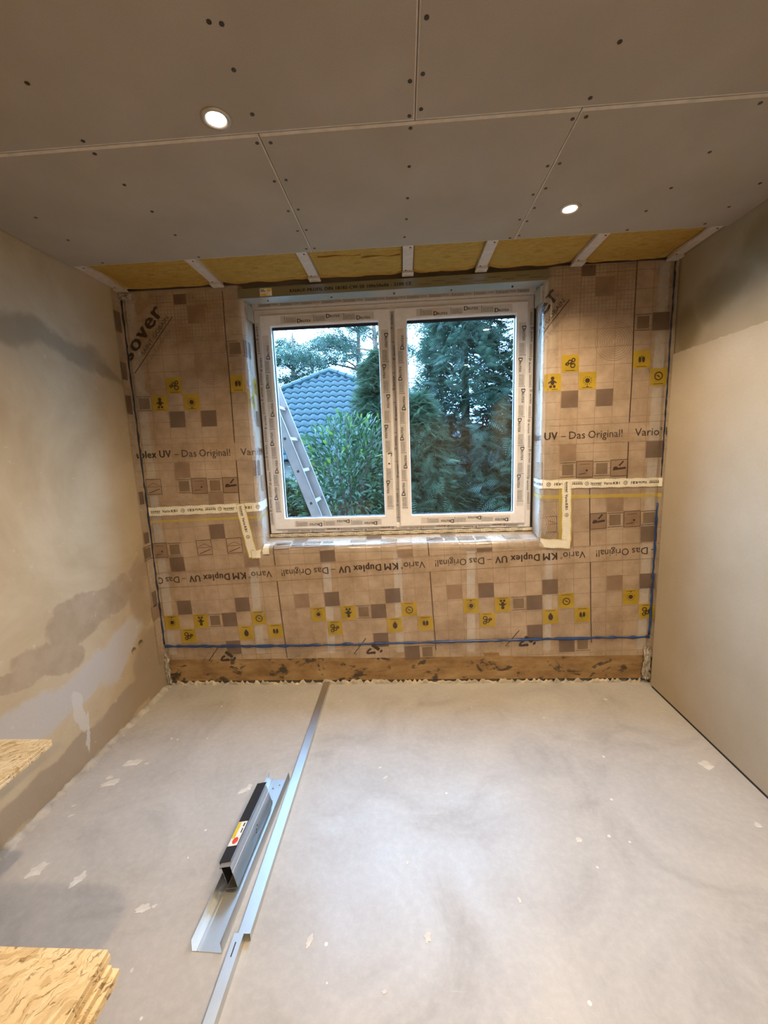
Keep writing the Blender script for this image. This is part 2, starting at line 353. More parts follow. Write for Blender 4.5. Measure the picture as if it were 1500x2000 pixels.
# mineral wool in the bays behind the foil, as pieces of the wall
def hexa(p, h0, h1, axis):
    V = [(a, b_, h0) for a, b_ in p]+[(a, b_, h1) for a, b_ in p]
    if axis == 'x': V = [(h, b_, a) for a, b_, h in V]
    return V, BF
for nm_, (p_, h0, h1, ax_) in {'l': ([(.691, .06), (.722, .06), (.699, .246), (.691, .246)], .93, 2.50, 'z'), 'r': ([(2.480, .06), (2.504, .06), (2.504, .246), (2.498, .246)], .93, 2.50, 'z'), 's': ([(.930, .06), (.943, .06), (.951, .246), (.930, .246)], .70, 2.496, 'x')}.items():
    V, F = hexa(p_, h0, h1, ax_); obj('reveal_lining', V, F, MT['stkw'], WB)  # white boards added behind the reveal foil so it looks brighter
studx = [.05, .655, 1.135, 1.59, 2.05, 2.53, 3.12]
for i in range(6):
    x0, x1 = studx[i]+.028, studx[i+1]-.028
    inside = 1 <= i <= 4
    MB().box(x0, x1, .022, .058, .20, .885 if inside else 2.50).build('wool_batt', MT['woolb'], WB)
for k, (sx, z1) in enumerate(zip(studx, (2.5, .885, .885, .885, .885, .885, 2.5))):
    nmz = ['beside the stained left wall', 'left of the window sill corner', 'under the left window sash', 'under the middle of the window', 'under the right window sash', 'right of the window sill corner', 'beside the beige board on the right'][k]
    t = thing('metal_stud', (sx, .04, 0), 'pale metal stud showing through the foil '+nmz, 'stud', 'metal studs behind the foil')
    mb = MB(); mb.box(sx-.026, sx+.026, .012, .0135, .02, z1); mb.box(sx-.026, sx-.0245, .0135, .05, .02, z1); mb.box(sx+.0245, sx+.026, .0135, .05, .02, z1)
    mb.build('web_and_flanges', MT['stud'], t)
# ceiling: slab, plasterboards, screws
CE = tag(obj('ceiling', boxv(-.2, W+.2, YF-.2, .42, 2.64, 2.80), BF, MT['mason']), 'ceiling slab clad with grey plasterboards', kind='structure')
ZB = 2.495
def ceil_board(x0, x1, y0, y1, bx=.0035, by=.009):
    z0, z1 = ZB, ZB+.0125; d = .003
    v = [(x0, y0, z1), (x1, y0, z1), (x1, y1, z1), (x0, y1, z1), (x0, y0, z0+d), (x1, y0, z0+d), (x1, y1, z0+d), (x0, y1, z0+d),
         (x0+bx, y0+by, z0), (x1-bx, y0+by, z0), (x1-bx, y1-by, z0), (x0+bx, y1-by, z0)]
    f = [(0, 1, 2, 3), (0, 4, 5, 1), (1, 5, 6, 2), (2, 6, 7, 3), (3, 7, 4, 0), (4, 8, 9, 5), (5, 9, 10, 6), (6, 10, 11, 7), (7, 11, 8, 4), (8, 11, 10, 9)]
    return obj('plasterboard', v, f, [MT['gyps'], MT['gedge']], CE, False, [0, 1, 1, 1, 1, 1, 1, 1, 1, 0], origin=((x0+x1)/2, (y0+y1)/2, z0))
BO = []
for (x0, x1) in ((.004, 1.2335), (1.2365, 2.1965), (2.1995, 3.176)): BO.append(((x0, x1, -1.1085, -.355), ceil_board(x0, x1, -1.1085, -.355)))
for (x0, x1) in ((.004, 1.709), (1.712, 3.176)): BO.append(((x0, x1, -2.358, -1.1115), ceil_board(x0, x1, -2.358, -1.1115)))
for (x0, x1) in ((.004, 1.2335), (1.2365, 3.176)): BO.append(((x0, x1, -3.605, -2.361), ceil_board(x0, x1, -3.605, -2.361)))
for (x0, x1) in ((.004, 1.709), (1.712, 3.176)): BO.append(((x0, x1, YF+.004, -3.608), ceil_board(x0, x1, YF+.004, -3.608)))
SCR = [(1.242,-1.44),(1.268,-1.433),(1.249,-1.322),(.714,-1.335),(1.245,-1.184),(.703,-1.138),(.698,-1.084),(1.220,-1.076),(1.262,-1.073),(1.216,-.892),(1.259,-.895),(1.214,-.708),(1.256,-.714),(1.212,-.557),(1.252,-.561),(1.212,-.395),(1.252,-.395),(.688,-.931),(.686,-.767),(.678,-.589),(.217,-.78),(.202,-.605),(.192,-.385),(.678,-.382),(1.729,-1.406),(1.727,-1.266),(1.694,-1.248),(1.727,-1.155),(1.694,-1.134),(1.698,-1.088),(1.696,-.918),(1.692,-.739),(1.689,-.593),(1.681,-.446),(2.203,-1.307),(2.204,-1.146),(2.184,-1.074),(2.222,-1.078),(2.181,-.868),(2.219,-.877),(2.181,-.706),(2.218,-.74),(2.215,-.613),(2.178,-.531),(2.214,-.514),(2.214,-.393),(2.176,-.375),(2.718,-1.079),(2.718,-.88),(2.712,-.687),(3.048,-.678),(2.706,-.533),(3.051,-.523),(3.045,-.393),(2.708,-.382)]
scm = None
for (x, y) in SCR:
    for (r, o) in BO:
        if r[0] <= x <= r[1] and r[2] <= y <= r[3]:
            if scm is None:
                q = MB().tube([(x, y, ZB-.0012), (x, y, ZB+.004)], [.0062, .0058], 8).build('screw', MT['scr'], o, origin=(x, y, ZB)); scm = q.data
            else:
                q = bpy.data.objects.new('screw', scm); q.location = Vector((x, y, ZB))-wo(o); put(q, o)
            break
# battens and wool above the missing board strip
bats = [.03, .605, 1.172, 1.70, 2.108, 2.632, 3.145]
where = ['against the stained left wall', 'above the left foil panel', 'above the left window sash', 'above the middle of the window', 'above the right window sash', 'right of the steel window head', 'against the right wall']
for k, x in enumerate(bats):
    t = thing('ceiling_batten', (x, -.2, 2.508), 'pale metal ceiling batten '+where[k]+' between yellow wool', 'batten', 'ceiling battens')
    mb = MB(); mb.ext([(x-.029, 2.533), (x-.027, 2.508), (x+.027, 2.508), (x+.029, 2.533)], .001, YF+.01, -.004); mb.build('batten_profile', MT['batten'], t)
    for (dx, y) in ((.010, -.315), (-.012, -.06)):
        MB().tube([(x+dx, y, 2.5065), (x+dx, y, 2.510)], .005, 8).build('screw', MT['scr'], t)
    mb = MB(); mb.box(x-.032, x+.032, -.055, -.003, 2.497, 2.5075); mb.build('hanger_clip', MT['gedge'], t)
bw = ['between the left wall and the first batten', 'between the first and second inner battens from the left', 'left of the batten over the window middle', 'right of the batten over the window middle', 'above the right window sash, left of the slanting batten', 'between the last two battens by the right wall']
for k in range(6):
    x0, x1 = bats[k]+.031, bats[k+1]-.031; nx, ny = 22, 12; V = []; F = []
    for j in range(ny+1):
        for i in range(nx+1):
            x = x0+(x1-x0)*i/nx; y = -.62+.612*j/ny
            e = min(i, nx-i)/3; z = 2.519-.007*min(1, e)+.004*math.sin(x*31+k)*math.sin(y*23+k*2)+random.uniform(-.0015, .0015)
            V.append((x, y, max(2.5095, z)))
    n1 = len(V); V += [(a, b_, 2.60) for (a, b_, c) in V]
    for j in range(ny):
        for i in range(nx):
            a = j*(nx+1)+i; F.append((a, a+nx+1, a+nx+2, a+1)); F.append((n1+a, n1+a+1, n1+a+nx+2, n1+a+nx+1))
    for j in range(ny):
        for i in (0, nx):
            a = j*(nx+1)+i; F.append((a, a+nx+1, n1+a+nx+1, n1+a))
    for i in range(nx):
        for j in (0, ny):
            a = j*(nx+1)+i; F.append((a, a+1, n1+a+1, n1+a))
    tag(obj('mineral_wool_batt', V, F, MT['wool'], None, True, origin=((x0+x1)/2, -.3, 2.51)), 'yellow mineral wool batt '+bw[k], 'insulation', 'wool batts in the open ceiling strip')
# loose wool flaps and torn folds
for (x0, x1, y, k) in ((1.24, 1.46, -.27, 0), (1.46, 1.66, -.24, 1)):
    n = 12; V = []
    for i in range(n+1):
        t_ = i/n; V.append((x0+(x1-x0)*t_, y+.004*math.sin(9*t_+k), 2.5075)); V.append((x0+(x1-x0)*t_, y+.13, 2.5082+.002*math.sin(7*t_)))
    V += [(a, b_, c+.004) for a, b_, c in V]; m_ = 2*(n+1); F = []
    for i in range(n):
        a = 2*i; F += [(a, a+2, a+3, a+1), (m_+a, m_+a+1, m_+a+3, m_+a+2), (a, m_+a, m_+a+2, a+2), (a+1, a+3, m_+a+3, m_+a+1)]
    par = [o for o in bpy.data.objects if o.name.startswith('mineral_wool_batt')][2]
    obj('wool_flap', V, F, MT['wool'], par)

# ------------------------------------------------------------------ downlights
def downlight(x, y, label, power=1.0, cone=150, blend=.75):
    t = thing('recessed_downlight', (x, y, ZB), label, 'lamp', 'recessed ceiling lamps')
    n = 28; V = []; F = []
    prof = [(.043, .0002), (.043, -.0025), (.039, -.0045), (.031, -.0045), (.027, -.0015)]
    for (r, z) in prof:
        for k in range(n): V.append((x+r*math.cos(2*PI*k/n), y+r*math.sin(2*PI*k/n), ZB+z))
    for i in range(len(prof)-1):
        for k in range(n): F.append((i*n+k, i*n+(k+1) % n, (i+1)*n+(k+1) % n, (i+1)*n+k))
    obj('trim_ring', V, F, MT['trim'], t, True)
    V = [(x, y, ZB-.0045)]+[(x+.0275*math.cos(2*PI*k/n), y+.0275*math.sin(2*PI*k/n), ZB-.0018) for k in range(n)]
    obj('lens', V, [(0, 1+(k+1) % n, 1+k) for k in range(n)], MT['lens'], t, True)
    l = bpy.data.lights.new('lamp_light', 'SPOT'); l.energy = LAMP_W*power; l.color = LAMP_COL; l.spot_size = math.radians(cone); l.spot_blend = blend; l.shadow_soft_size = .03
    o = bpy.data.objects.new('lamp_light', l); o.location = (0, 0, -.012); put(o, t)
downlight(1.137, -1.179, 'glowing recessed ceiling lamp nearest the long board joint, left')
downlight(2.367, -.59, 'glowing recessed ceiling lamp nearer the window, right')
downlight(2.42, -2.05, 'recessed ceiling lamp over the right side, behind the camera', .4)
downlight(2.47, -3.55, 'recessed ceiling lamp furthest from the window, right', 3.0, 158, .55)

# ------------------------------------------------------------------ flat print tools
_tc = {}
def text2d(s, bold=False):
    """text as 2-D triangles, cap height 1, centred on cap mid-height, left at 0; returns verts, faces, width"""
    if (s, bold) in _tc: return _tc[(s, bold)]
    cu = bpy.data.curves.new('lettering', 'FONT'); cu.body = s; cu.size = 1.0; cu.resolution_u = 2
    cu.space_character = 1.10 if bold else 1.0
    o = bpy.data.objects.new('lettering', cu); COL.objects.link(o)
    d = bpy.context.evaluated_depsgraph_get(); me = bpy.data.meshes.new_from_object(o.evaluated_get(d))
    k = 1/.70
    V = [(v.co.x*k, v.co.y*k-.5) for v in me.vertices]; F = [tuple(p.vertices) for p in me.polygons]
    bpy.data.objects.remove(o); bpy.data.curves.remove(cu); bpy.data.meshes.remove(me)
    if bold:   # heavier strokes: the same outlines laid side by side
        n = len(V); V = [(a+q, b_+r) for q, r in ((-.045, 0), (0, .02), (.045, 0), (0, -.02)) for a, b_ in V]; F = [tuple(i+n*k for i in f) for k in range(4) for f in F]
    x0 = min((v[0] for v in V), default=0); x1 = max((v[0] for v in V), default=0)
    V = [(a-x0, b_) for a, b_ in V]
    _tc[(s, bold)] = (V, F, x1-x0); return _tc[(s, bold)]
class PB:
    def __init__(s): s.v = []; s.f = []
    def add(s, V, F):
        n = len(s.v); s.v += V; s.f += [tuple(i+n for i in q) for q in F]; return s
    def rect(s, u0, v0, u1, v1, n=1, m=1):
        V = [(u0+(u1-u0)*i/n, v0+(v1-v0)*j/m) for j in range(m+1) for i in range(n+1)]
        return s.add(V, [(j*(n+1)+i, j*(n+1)+i+1, (j+1)*(n+1)+i+1, (j+1)*(n+1)+i) for j in range(m) for i in range(n)])
    def disc(s, u, v, r, n=14, ry=None):
        ry = ry or r
        return s.add([(u+r*math.cos(2*PI*k/n), v+ry*math.sin(2*PI*k/n)) for k in range(n)], [tuple(range(n))])
    def ring(s, u, v, r, w, n=24, a0=0, a1=2*PI):
        m = n+1; V = [(u+(r+q)*math.cos(a0+(a1-a0)*k/n), v+(r+q)*math.sin(a0+(a1-a0)*k/n)) for q in (-w/2, w/2) for k in range(m)]
        return s.add(V, [(k, k+1, m+k+1, m+k) for k in range(n)])
    def seg(s, a, b_, w, n=1):
        d = Vector(b_)-Vector(a); p = Vector((-d.y, d.x)).normalized()*w/2; V = []
        for k in range(n+1):
            q = Vector(a)+d*k/n; V += [tuple(q-p), tuple(q+p)]
        return s.add(V, [(2*k, 2*k+2, 2*k+3, 2*k+1) for k in range(n)])
    def frame(s, u0, v0, u1, v1, w):
        for a, b_ in (((u0, v0), (u1, v0)), ((u1, v0), (u1, v1)), ((u1, v1), (u0, v1)), ((u0, v1), (u0, v0))): s.seg(a, b_, w, 3)
        return s
    def text(s, t, u, v, h, bold=False, rot=0., width=None, align='L'):
        V, F, w = text2d(t, bold); kx = (width/w) if width else h; off = {'L': 0, 'C': -.5*w, 'R': -w}[align]
        c, q = math.cos(rot), math.sin(rot)
        return s.add([(u+c*(a+off)*kx-q*b_*h, v+q*(a+off)*kx+c*b_*h) for a, b_ in V], F)
    def build(s, name, mapf, off, mat, parent=None, flip=False):
        k = -1 if flip else 1
        return obj(name, [mapf(k*a, k*b_, off) for a, b_ in s.v], s.f, mat, parent)

# ------------------------------------------------------------------ window
WIN = tag(empty('window_1', (0, .25, WZ0)), 'white two-sash window still wearing its printed protective film', kind='structure')
def ring_frame(name, ox0, ox1, oz0, oz1, ix0, ix1, iz0, iz1, y0, y1, mat, parent, bv=.004):
    V = []
    for y in (y0, y1):
        V += [(ox0, y, oz0), (ox1, y, oz0), (ox1, y, oz1), (ox0, y, oz1), (ix0, y, iz0), (ix1, y, iz0), (ix1, y, iz1), (ix0, y, iz1)]
    F = []
    for i in range(4):
        j = (i+1) % 4
        F += [(i, j, 4+j, 4+i), (8+j, 8+i, 12+i, 12+j), (i, 8+i, 8+j, j), (4+i, 4+j, 12+j, 12+i)]
    o = obj(name, V, F, mat, parent)
    if bv: bevel(o, bv)
    return o
ring_frame('outer_frame', WX0, WX1, WZ0, WZ1, WX0+.05, WX1-.05, WZ0+.05, WZ1-.05, .250, .325, MT['pvc'], WIN)
MB().box(1.571, 1.627, .256, .325, WZ0+.04, WZ1-.04).build('mullion', MT['pvc'], WIN)
MB().box(WX0-.008, WX1+.012, .252, .33, WZ1+.002, 2.508).build('head_extension', MT['pvc'], WIN)
MB().box(WX0-.014, WX0-.001, .254, .32, WZ0-.01, WZ1).build('joint_strip', MT['rubber'], WIN)
MB().box(WX1+.001, WX1+.018, .254, .32, WZ0-.01, WZ1).build('joint_strip', MT['rubber'], WIN)
MB().box(WX0-.01, WX1+.015, .254, .32, WZ0-.05, WZ0-.001).build('joint_strip', MT['rubber'], WIN)
SA = []
for (sx0, sx1, gx0, gx1) in ((.747, 1.585, .819, 1.509), (1.613, 2.448, 1.692, 2.372)):
    s_ = ring_frame('sash', sx0, sx1, 1.013, 2.412, gx0, gx1, 1.089, 2.340, .236, .308, MT['pvc'], WIN, .006)
    ring_frame('gasket', gx0-.004, gx1+.004, 1.085, 2.344, gx0+.004, gx1-.004, 1.093, 2.323, .264, .276, MT['gask'], s_, 0)
    MB().box(gx0-.003, gx1+.003, .277, .281, 1.086, 2.343).build('pane', MT['glass'], s_)
    SA.append((s_, sx0, sx1, gx0, gx1))
def wmap(y):
    return lambda u, v, off: (u, y-off, v)
def bar_print(par, y, u0, u1, c, vert, hw, seed, up=1, brand=True, pitch=.187, film='film'):
    """film strip with repeated lettering along one bar"""
    rg = random.Random(seed); st = PB(); gb = PB(); ik = PB()
    def P(a, b_): return (c+b_, a) if vert else (a, c+b_)
    def R(pb, a0, a1, b0, b1):
        A, B_ = P(a0, b0), P(a1, b1); pb.rect(min(A[0], B_[0]), min(A[1], B_[1]), max(A[0], B_[0]), max(A[1], B_[1]))
    R(st, u0, u1, -hw, hw)
    a = u0+rg.uniform(.01, .05); k = 0
    while a < u1-.05:
        b0 = hw*.15 if k % 2 else -hw*.75
        q = min(a+.070, u1); R(gb, a+.004, q, -hw*.85, hw*.55)
        R(ik, a-.0035, a-.001, -hw*.95, hw*.95)
        if brand and a+.175 < u1:
            rot = (PI/2 if vert else 0)+(PI if up < 0 else 0)
            o_ = a+.078 if up > 0 else a+.172
            A = P(o_, b0+hw*.3); ik.text('D', A[0], A[1], min(.025, hw*1.35), True, rot)
            sg = 1 if up > 0 else -1
            A = P(o_+sg*.026, b0+hw*.3-(.003 if not vert else -.003)*sg); ik.text('RUTEX', A[0], A[1], min(.0145, hw*.85), True, rot, .062)
        elif not brand and a+.12 < u1:
            for vv in (.35, -.25): R(ik, a+.074, a+.102, hw*vv-.0008, hw*vv+.0008)
            A = P(a+.104, 0); ik.text('EX', A[0], A[1], .007, True, PI/2 if vert else 0)
        a += pitch*rg.uniform(.96, 1.04); k += 1
    st.build('protective_film', wmap(y), .0004, MT[film], par); gb.build('film_print', wmap(y), .0007, MT['filmg'], par); ik.build('film_lettering', wmap(y), .0011, MT['filmi'], par)
for i, (s_, sx0, sx1, gx0, gx1) in enumerate(SA):
    y = .236
    bar_print(s_, y, sx0+.14, sx1-.10, 2.376, False, .022, 11+i, 1)
    bar_print(s_, y, sx0+.14, sx1-.10, 1.050, False, .020, 21+i, -1)
    bar_print(s_, y, 1.131, 2.286, (sx0+gx0)/2-.004, True, .020, 31+i, 1)
    bar_print(s_, y, 1.131, 2.286, (sx1+gx1)/2+.002, True, .022, 41+i, -1)
bar_print(WIN, .250, 1.04, 2.37, WX0+.016, True, .011, 51, 1)
bar_print(WIN, .250, 1.10, 2.37, WX1-.015, True, .011, 52, -1)
bar_print(WIN, .256, 1.04, 2.40, 1.599, True, .010, 53, 1, film='filmg')
bar_print(WIN, .250, WX0+.08, WX1-.08, WZ0+.014, False, .010, 54, -1)
bar_print(WIN, .252, WX0+.03, WX1-.03, 2.476, False, .011, 55, 1, False, .135)
# inner handle-less lock plate on the meeting stile
MB().box(1.538, 1.562, .2335, .236, 1.41, 1.50).build('handle_plate', MT['pvc'], SA[0][0])
MB().tube([(1.550, .232, 1.44), (1.550, .236, 1.44)], .006, 10).build('screw', MT['scr'], SA[0][0])

# ------------------------------------------------------------------ printed foil sheets
class Path:
    def __init__(s, pts, rad, ref):
        P = [Vector(p) for p in pts]; out = [P[0]]
        for i in range(1, len(P)-1):
            a = (P[i-1]-P[i]).normalized(); b_ = (P[i+1]-P[i]).normalized(); r = rad[i]
            th = a.angle(b_); t = r/math.tan(th/2); c = P[i]+(a+b_).normalized()*(r/math.sin(th/2))
            s0 = P[i]+a*t-c; s1 = P[i]+b_*t-c; an = s0.angle_signed(s1)
            for k in range(11):
                q = -an*k/10; out.append(c+Vector((s0.x*math.cos(q)-s0.y*math.sin(q), s0.x*math.sin(q)+s0.y*math.cos(q))))
        out.append(P[-1]); s.p = out; s.s = [0]
        for i in range(1, len(out)): s.s.append(s.s[-1]+(out[i]-out[i-1]).length)
        # shift so that s equals the first coordinate on the straight wall part
        for i in range(1, len(out)):
            if abs(out[i].y) < 1e-4 and abs(out[i-1].y) < 1e-4: sh = out[i].x-s.s[i]
        s.s = [q+sh for q in s.s]
    def at(s, t):
        i = 1
        while i < len(s.s)-1 and s.s[i] < t: i += 1
        d = (s.p[i]-s.p[i-1]).normalized(); q = s.p[i-1]+d*(t-s.s[i-1]); return q, Vector((d.y, -d.x))
PL = Path([(.006, -.07), (.006, 0), (.740, 0), (.703, .246)], [0, .015, .045, 0], 0)
PR = Path([(2.494, .246), (2.462, 0), (3.170, 0), (3.170, -.03)], [0, .05, .015, 0], 0)
PS = Path([(.1, 0), (.950, 0), (.958, .246)], [0, .045, 0], 0)
def wr(x, z): return .0022*math.sin(6.3*x+2.1*z+.4)+.0016*math.sin(11*z-3.7*x+1)+.0010*math.sin(17*x+9*z)
def on(path, s, z, off):
    q, n = path.at(s); w = wr(s, z)*max(0, 1-8*abs(q.y)); return (q.x+n.x*off, q.y+n.y*off+w, z)
def surf_l(x, z, off): return on(PL, x, z, off)
def surf_r(x, z, off): return on(PR, x, z, off)
def surf_low(x, z, off):
    if .705 < x < 2.495 and z > .90:
        q, n = PS.at(z); w = wr(x, z)*max(0, 1-8*abs(q.y)); return (x, q.y+n.y*off+w, q.x+n.x*off)
    if x < .70: return on(PL, x, z, off)
    if x > 2.51: return on(PR, x, z, off)
    if z > .90: return on(PL if x < 1.6 else PR, x, z, off)
    return (x, wr(x, z)-off, z)
def frame_map(surf, x0, z0, a):
    c, q = math.cos(a), math.sin(a)
    return (lambda u, v, off: surf(x0+c*u-q*v, z0+q*u+c*v, off)), (lambda x, z: (c*(x-x0)+q*(z-z0), -q*(x-x0)+c*(z-z0)))
mapL, invL = frame_map(surf_l, .613, 1.550, -.009)
mapR, invR = frame_map(surf_r, 2.967, 1.578, .008)
mapB, invB = frame_map(surf_low, .809, .721, .042)
def sheet(name, patches, inv, label, group):
    V = []; F = []; UV = []
    for (surf, xs, zs) in patches:
        n0 = len(V); nx = len(xs)
        for z in zs:
            for x in xs: V.append(surf(x, z, 0)); UV.append(tuple(q+.0985*.5 for q in inv(x, z)))
        for j in range(len(zs)-1):
            for i in range(nx-1): a = n0+j*nx+i; F.append((a, a+1, a+nx+1, a+nx))
    o = fast(name, V, F, MT['foil'], None, True, UV)
    return tag(o, label, 'foil', group)
lin = lambda a, b_, n: [a+(b_-a)*i/n for i in range(n+1)]
xl = lin(PL.s[0], .69, 46)+lin(.70, PL.s[-1], 26); xr = lin(PR.s[0], 2.512, 26)+lin(2.53, PR.s[-1], 44)
FL = sheet('vapour_barrier_foil', [(surf_l, xl, lin(1.196, 2.506, 50))], invL, 'tan printed foil panel left of the window with yellow pictogram squares', 'printed foil sheets')
FR = sheet('vapour_barrier_foil', [(surf_r, xr, lin(1.275, 2.506, 48))], invR, 'tan printed foil panel right of the window with yellow pictogram squares', 'printed foil sheets')
def low_l(x, z, off): return on(PL, x, z, off)
def low_r(x, z, off): return on(PR, x, z, off)
FB = sheet('vapour_barrier_foil', [
    (low_l, [q for q in xl if q <= .70], lin(.185, .90, 30)), (low_l, xl, lin(.90, 1.196, 14)),
    (low_r, [q for q in xr if q >= 2.50], lin(.185, .90, 30)), (low_r, xr, lin(.90, 1.275, 16)),
    (surf_low, lin(.690, 2.512, 60), lin(.185, .90, 24)), (surf_low, lin(.7055, 2.4945, 60), [.901]+lin(.905, PS.s[-1], 26)),
    ], invB, 'tan printed foil under the window with upside-down lettering', 'printed foil sheets')
C = .0985
def icon(pb, kind, u, v):
    """dark pictogram drawn in a unit cell of size C centred at u,v"""
    if kind == 'sun':
        pb.disc(u, v, .0135)
        for k in range(12): a = 2*PI*k/12; pb.seg((u+.018*math.cos(a), v+.018*math.sin(a)), (u+.026*math.cos(a), v+.026*math.sin(a)), .003)
        pb.rect(u-.006, v-.036, u+.006, v-.031)
    elif kind == 'mol':
        for (a, b_, r) in ((-.018, -.003, .007), (-.002, .008, .010), (.017, .018, .009), (.014, -.012, .012)): pb.ring(u+a, v+b_, r, .006, 12)
        pb.seg((u-.03, v-.004), (u-.018, v-.003), .004); pb.seg((u-.002, v+.008), (u+.014, v-.01), .003)
    elif kind == 'baby':
        pb.disc(u, v+.022, .0105); pb.disc(u, v-.002, .011, 12, .015)
        for q in (-1, 1): pb.seg((u+q*.006, v+.008), (u+q*.022, v-.004), .007); pb.disc(u+q*.010, v-.024, .008)
    elif kind == 'lung':
        for q in (-1, 1): pb.disc(u+q*.010, v-.001, .0085, 12, .017)
        pb.seg((u, v+.006), (u, v+.022), .004)
    elif kind == 'gauge':
        pb.ring(u, v+.004, .021, .0055, 22); pb.seg((u-.012, v+.010), (u+.010, v-.004), .004); pb.disc(u, v+.004, .004)
    elif kind == 'leaf':
        pb.add([(u, v-.026), (u+.014, v-.006), (u+.015, v+.010), (u+.008, v+.022), (u, v+.025), (u-.008, v+.022), (u-.015, v+.010), (u-.014, v-.006)], [tuple(range(8))])
    pb.rect(u-.028, v-.0405, u+.028, v-.038, 2)
def cell(sheet_o, mp, flip, u0, v0, kind, keep):
    """one printed square whose lower-left is u0,v0 in the sheet's own print frame"""
    g_ = .0012
    if not keep(u0+C/2, v0+C/2): return
    sg = -1 if flip else 1
    def rot(mpf): return mpf
    pb = PB().rect(u0+g_, v0+g_, u0+C-g_, v0+C-g_, 5, 4)
    if kind in ('sun', 'mol', 'baby', 'lung', 'gauge', 'leaf'):
        o = pb.build('printed_yellow_square', mp, .0007, MT['yel'], sheet_o)
        ic = PB(); icon(ic, kind, 0, 0); q = PB()
        q.add([(u0+C/2+sg*a, v0+C/2+sg*b_) for a, b_ in ic.v], ic.f); q.build('pictogram', mp, .0014, MT['ink'], o)
    elif kind == 'brown': pb.build('printed_brown_square', mp, .0007, MT['sq'], sheet_o)
    elif kind == 'light': pb.build('printed_brown_square', mp, .0007, MT['sqg'], sheet_o)
    elif kind == 'blank':
        o = PB().rect(u0+.016, v0+.016, u0+C-.016, v0+C-.016, 4, 4).build('printed_blank_square', mp, .0007, MT['pic'], sheet_o)
        PB().rect(u0+.006, v0+C-.009, u0+C-.006, v0+C-.006, 3).build('printed_line', mp, .0009, MT['ink'], o); PB().rect(u0+.006, v0+.006, u0+C-.006, v0+.009, 3).build('printed_line', mp, .0009, MT['ink'], o)
    elif kind[:3] == 'pic':
        o = pb.build('printed_picture', mp, .0007, MT['pale'] if kind == 'picx' else MT['sqg'], sheet_o); l = PB(); l.frame(u0+g_, v0+g_, u0+C-g_, v0+C-g_, .0026)
        if kind == 'pich': l.seg((u0+.015, v0+C*.42), (u0+C-.01, v0+C*.5), .012, 2); l.seg((u0+C*.5, v0+C*.62), (u0+C*.75, v0+C*.9), .009); l.disc(u0+.03, v0+C*.5, .014, 10, .009)
        elif kind == 'picx': l.seg((u0, v0+C/2), (u0+C, v0+C/2), .002, 3); l.seg((u0+.01, v0+C*.55), (u0+C*.5, v0+C*.75), .002); l.seg((u0+C*.5, v0+C*.75), (u0+C-.01, v0+C*.55), .002); l.seg((u0+.012, v0+C*.1), (u0+C-.012, v0+C*.36), .004)
        else: l.seg((u0+.02, v0+C*.8), (u0+C-.02, v0+C*.8), .002); l.disc(u0+C*.62, v0+C*.42, .006); l.seg((u0+.015, v0+C*.2), (u0+C*.6, v0+C*.26), .003)
        l.build('picture_lines', mp, .0014, MT['ink'], o)
UP_ROWS = {.16: {6: 'brown', 8: 'brown', 2: 'brown'}, .26: {4: 'blank', 5: 'baby', 7: 'sun', 1: 'gauge'}, .36: {6: 'mol', 0: 'lung', 2: 'leaf'},
           .56: {0: 'blank', 1: 'brown'}, -.15: {6: 'light', 1: 'brown'}, -.25: {4: 'picx', 6: 'blank', 7: 'pic', 8: 'blank', 9: 'pich', 2: 'picx'}, -.345: {8: 'light'}}
LOW_ROWS = {-.094: {}, -.192: {1: 'light', 3: 'brown', 7: 'brown'}, -.290: {2: 'sun', 4: 'baby', 5: 'blank', 6: 'brown', 8: 'gauge'}, -.389: {3: 'mol', 7: 'leaf', 9: 'lung'},
            -.487: {6: 'brown'}, -.586: {8: 'brown', 9: 'blank'}, .105: {3: 'brown', 8: 'light'}, .204: {0: 'pich', 1: 'blank', 2: 'pic', 3: 'blank', 5: 'picx', 7: 'picx'}, .302: {6: 'brown', 1: 'light'}, .40: {9: 'light'}}
LOGO_ROT = math.radians(50)
def upper_prints(sh, mp, inv, xmin, xmax, zmin, nper):
    def keep(u, v):
        x, z = INVW[sh.name](u, v); return xmin+.02 < x < xmax and zmin+.03 < z < 2.47
    for p_ in (-1, 0):
        for v0, row in UP_ROWS.items():
            for j, k in row.items(): cell(sh, mp, False, p_*10*C+j*C, v0, k, keep)
    # dividing lines, band lines
    l = PB(); l.seg((0, .06), (0, .93), .0055, 30); l.seg((0, -.05), (0, -.36 if sh is FL else -.30), .0055, 10); l.build('printed_rule', mp, .0008, MT['ink'], sh)
    l = PB()
    for v in (-.05, .06):
        ua, _ = inv(xmin, 1.55); ub, _ = inv(xmax, 1.55); l.seg((ua, v), (ub, v), .002, 40)
    l.build('printed_rule', mp, .0008, MT['inkl'], sh)
    # concentric circles and graph paper patch
    l = PB()
    for k in range(8): l.ring(-1.05*C, .516, .018+.0125*k, .0022, 40)
    l.build('printed_circles', mp, .0008, MT['inkl'], sh)
    l = PB()
    for k in range(23): l.seg((-.44+.02*k, .66), (-.44+.02*k, .92), .0016, 8)
    for k in range(14): l.seg((-.44, .66+.02*k), (0, .66+.02*k), .0016, 14)
    l.build('printed_graph_paper', mp, .0008, MT['inkl'], sh)
    PB().rect(-2.25*C, .76, -1.15*C, .86, 4, 4).build('printed_brown_square', mp, .0011, MT['sqg'], sh)
    PB().rect(-3.0*C, .868, -2.25*C, .925, 4, 3).build('printed_brown_square', mp, .0011, MT['sq'], sh)
INVW = {}
def wmake(x0, z0, a):
    c, q = math.cos(a), math.sin(a); return lambda u, v: (x0+c*u-q*v, z0+q*u+c*v)
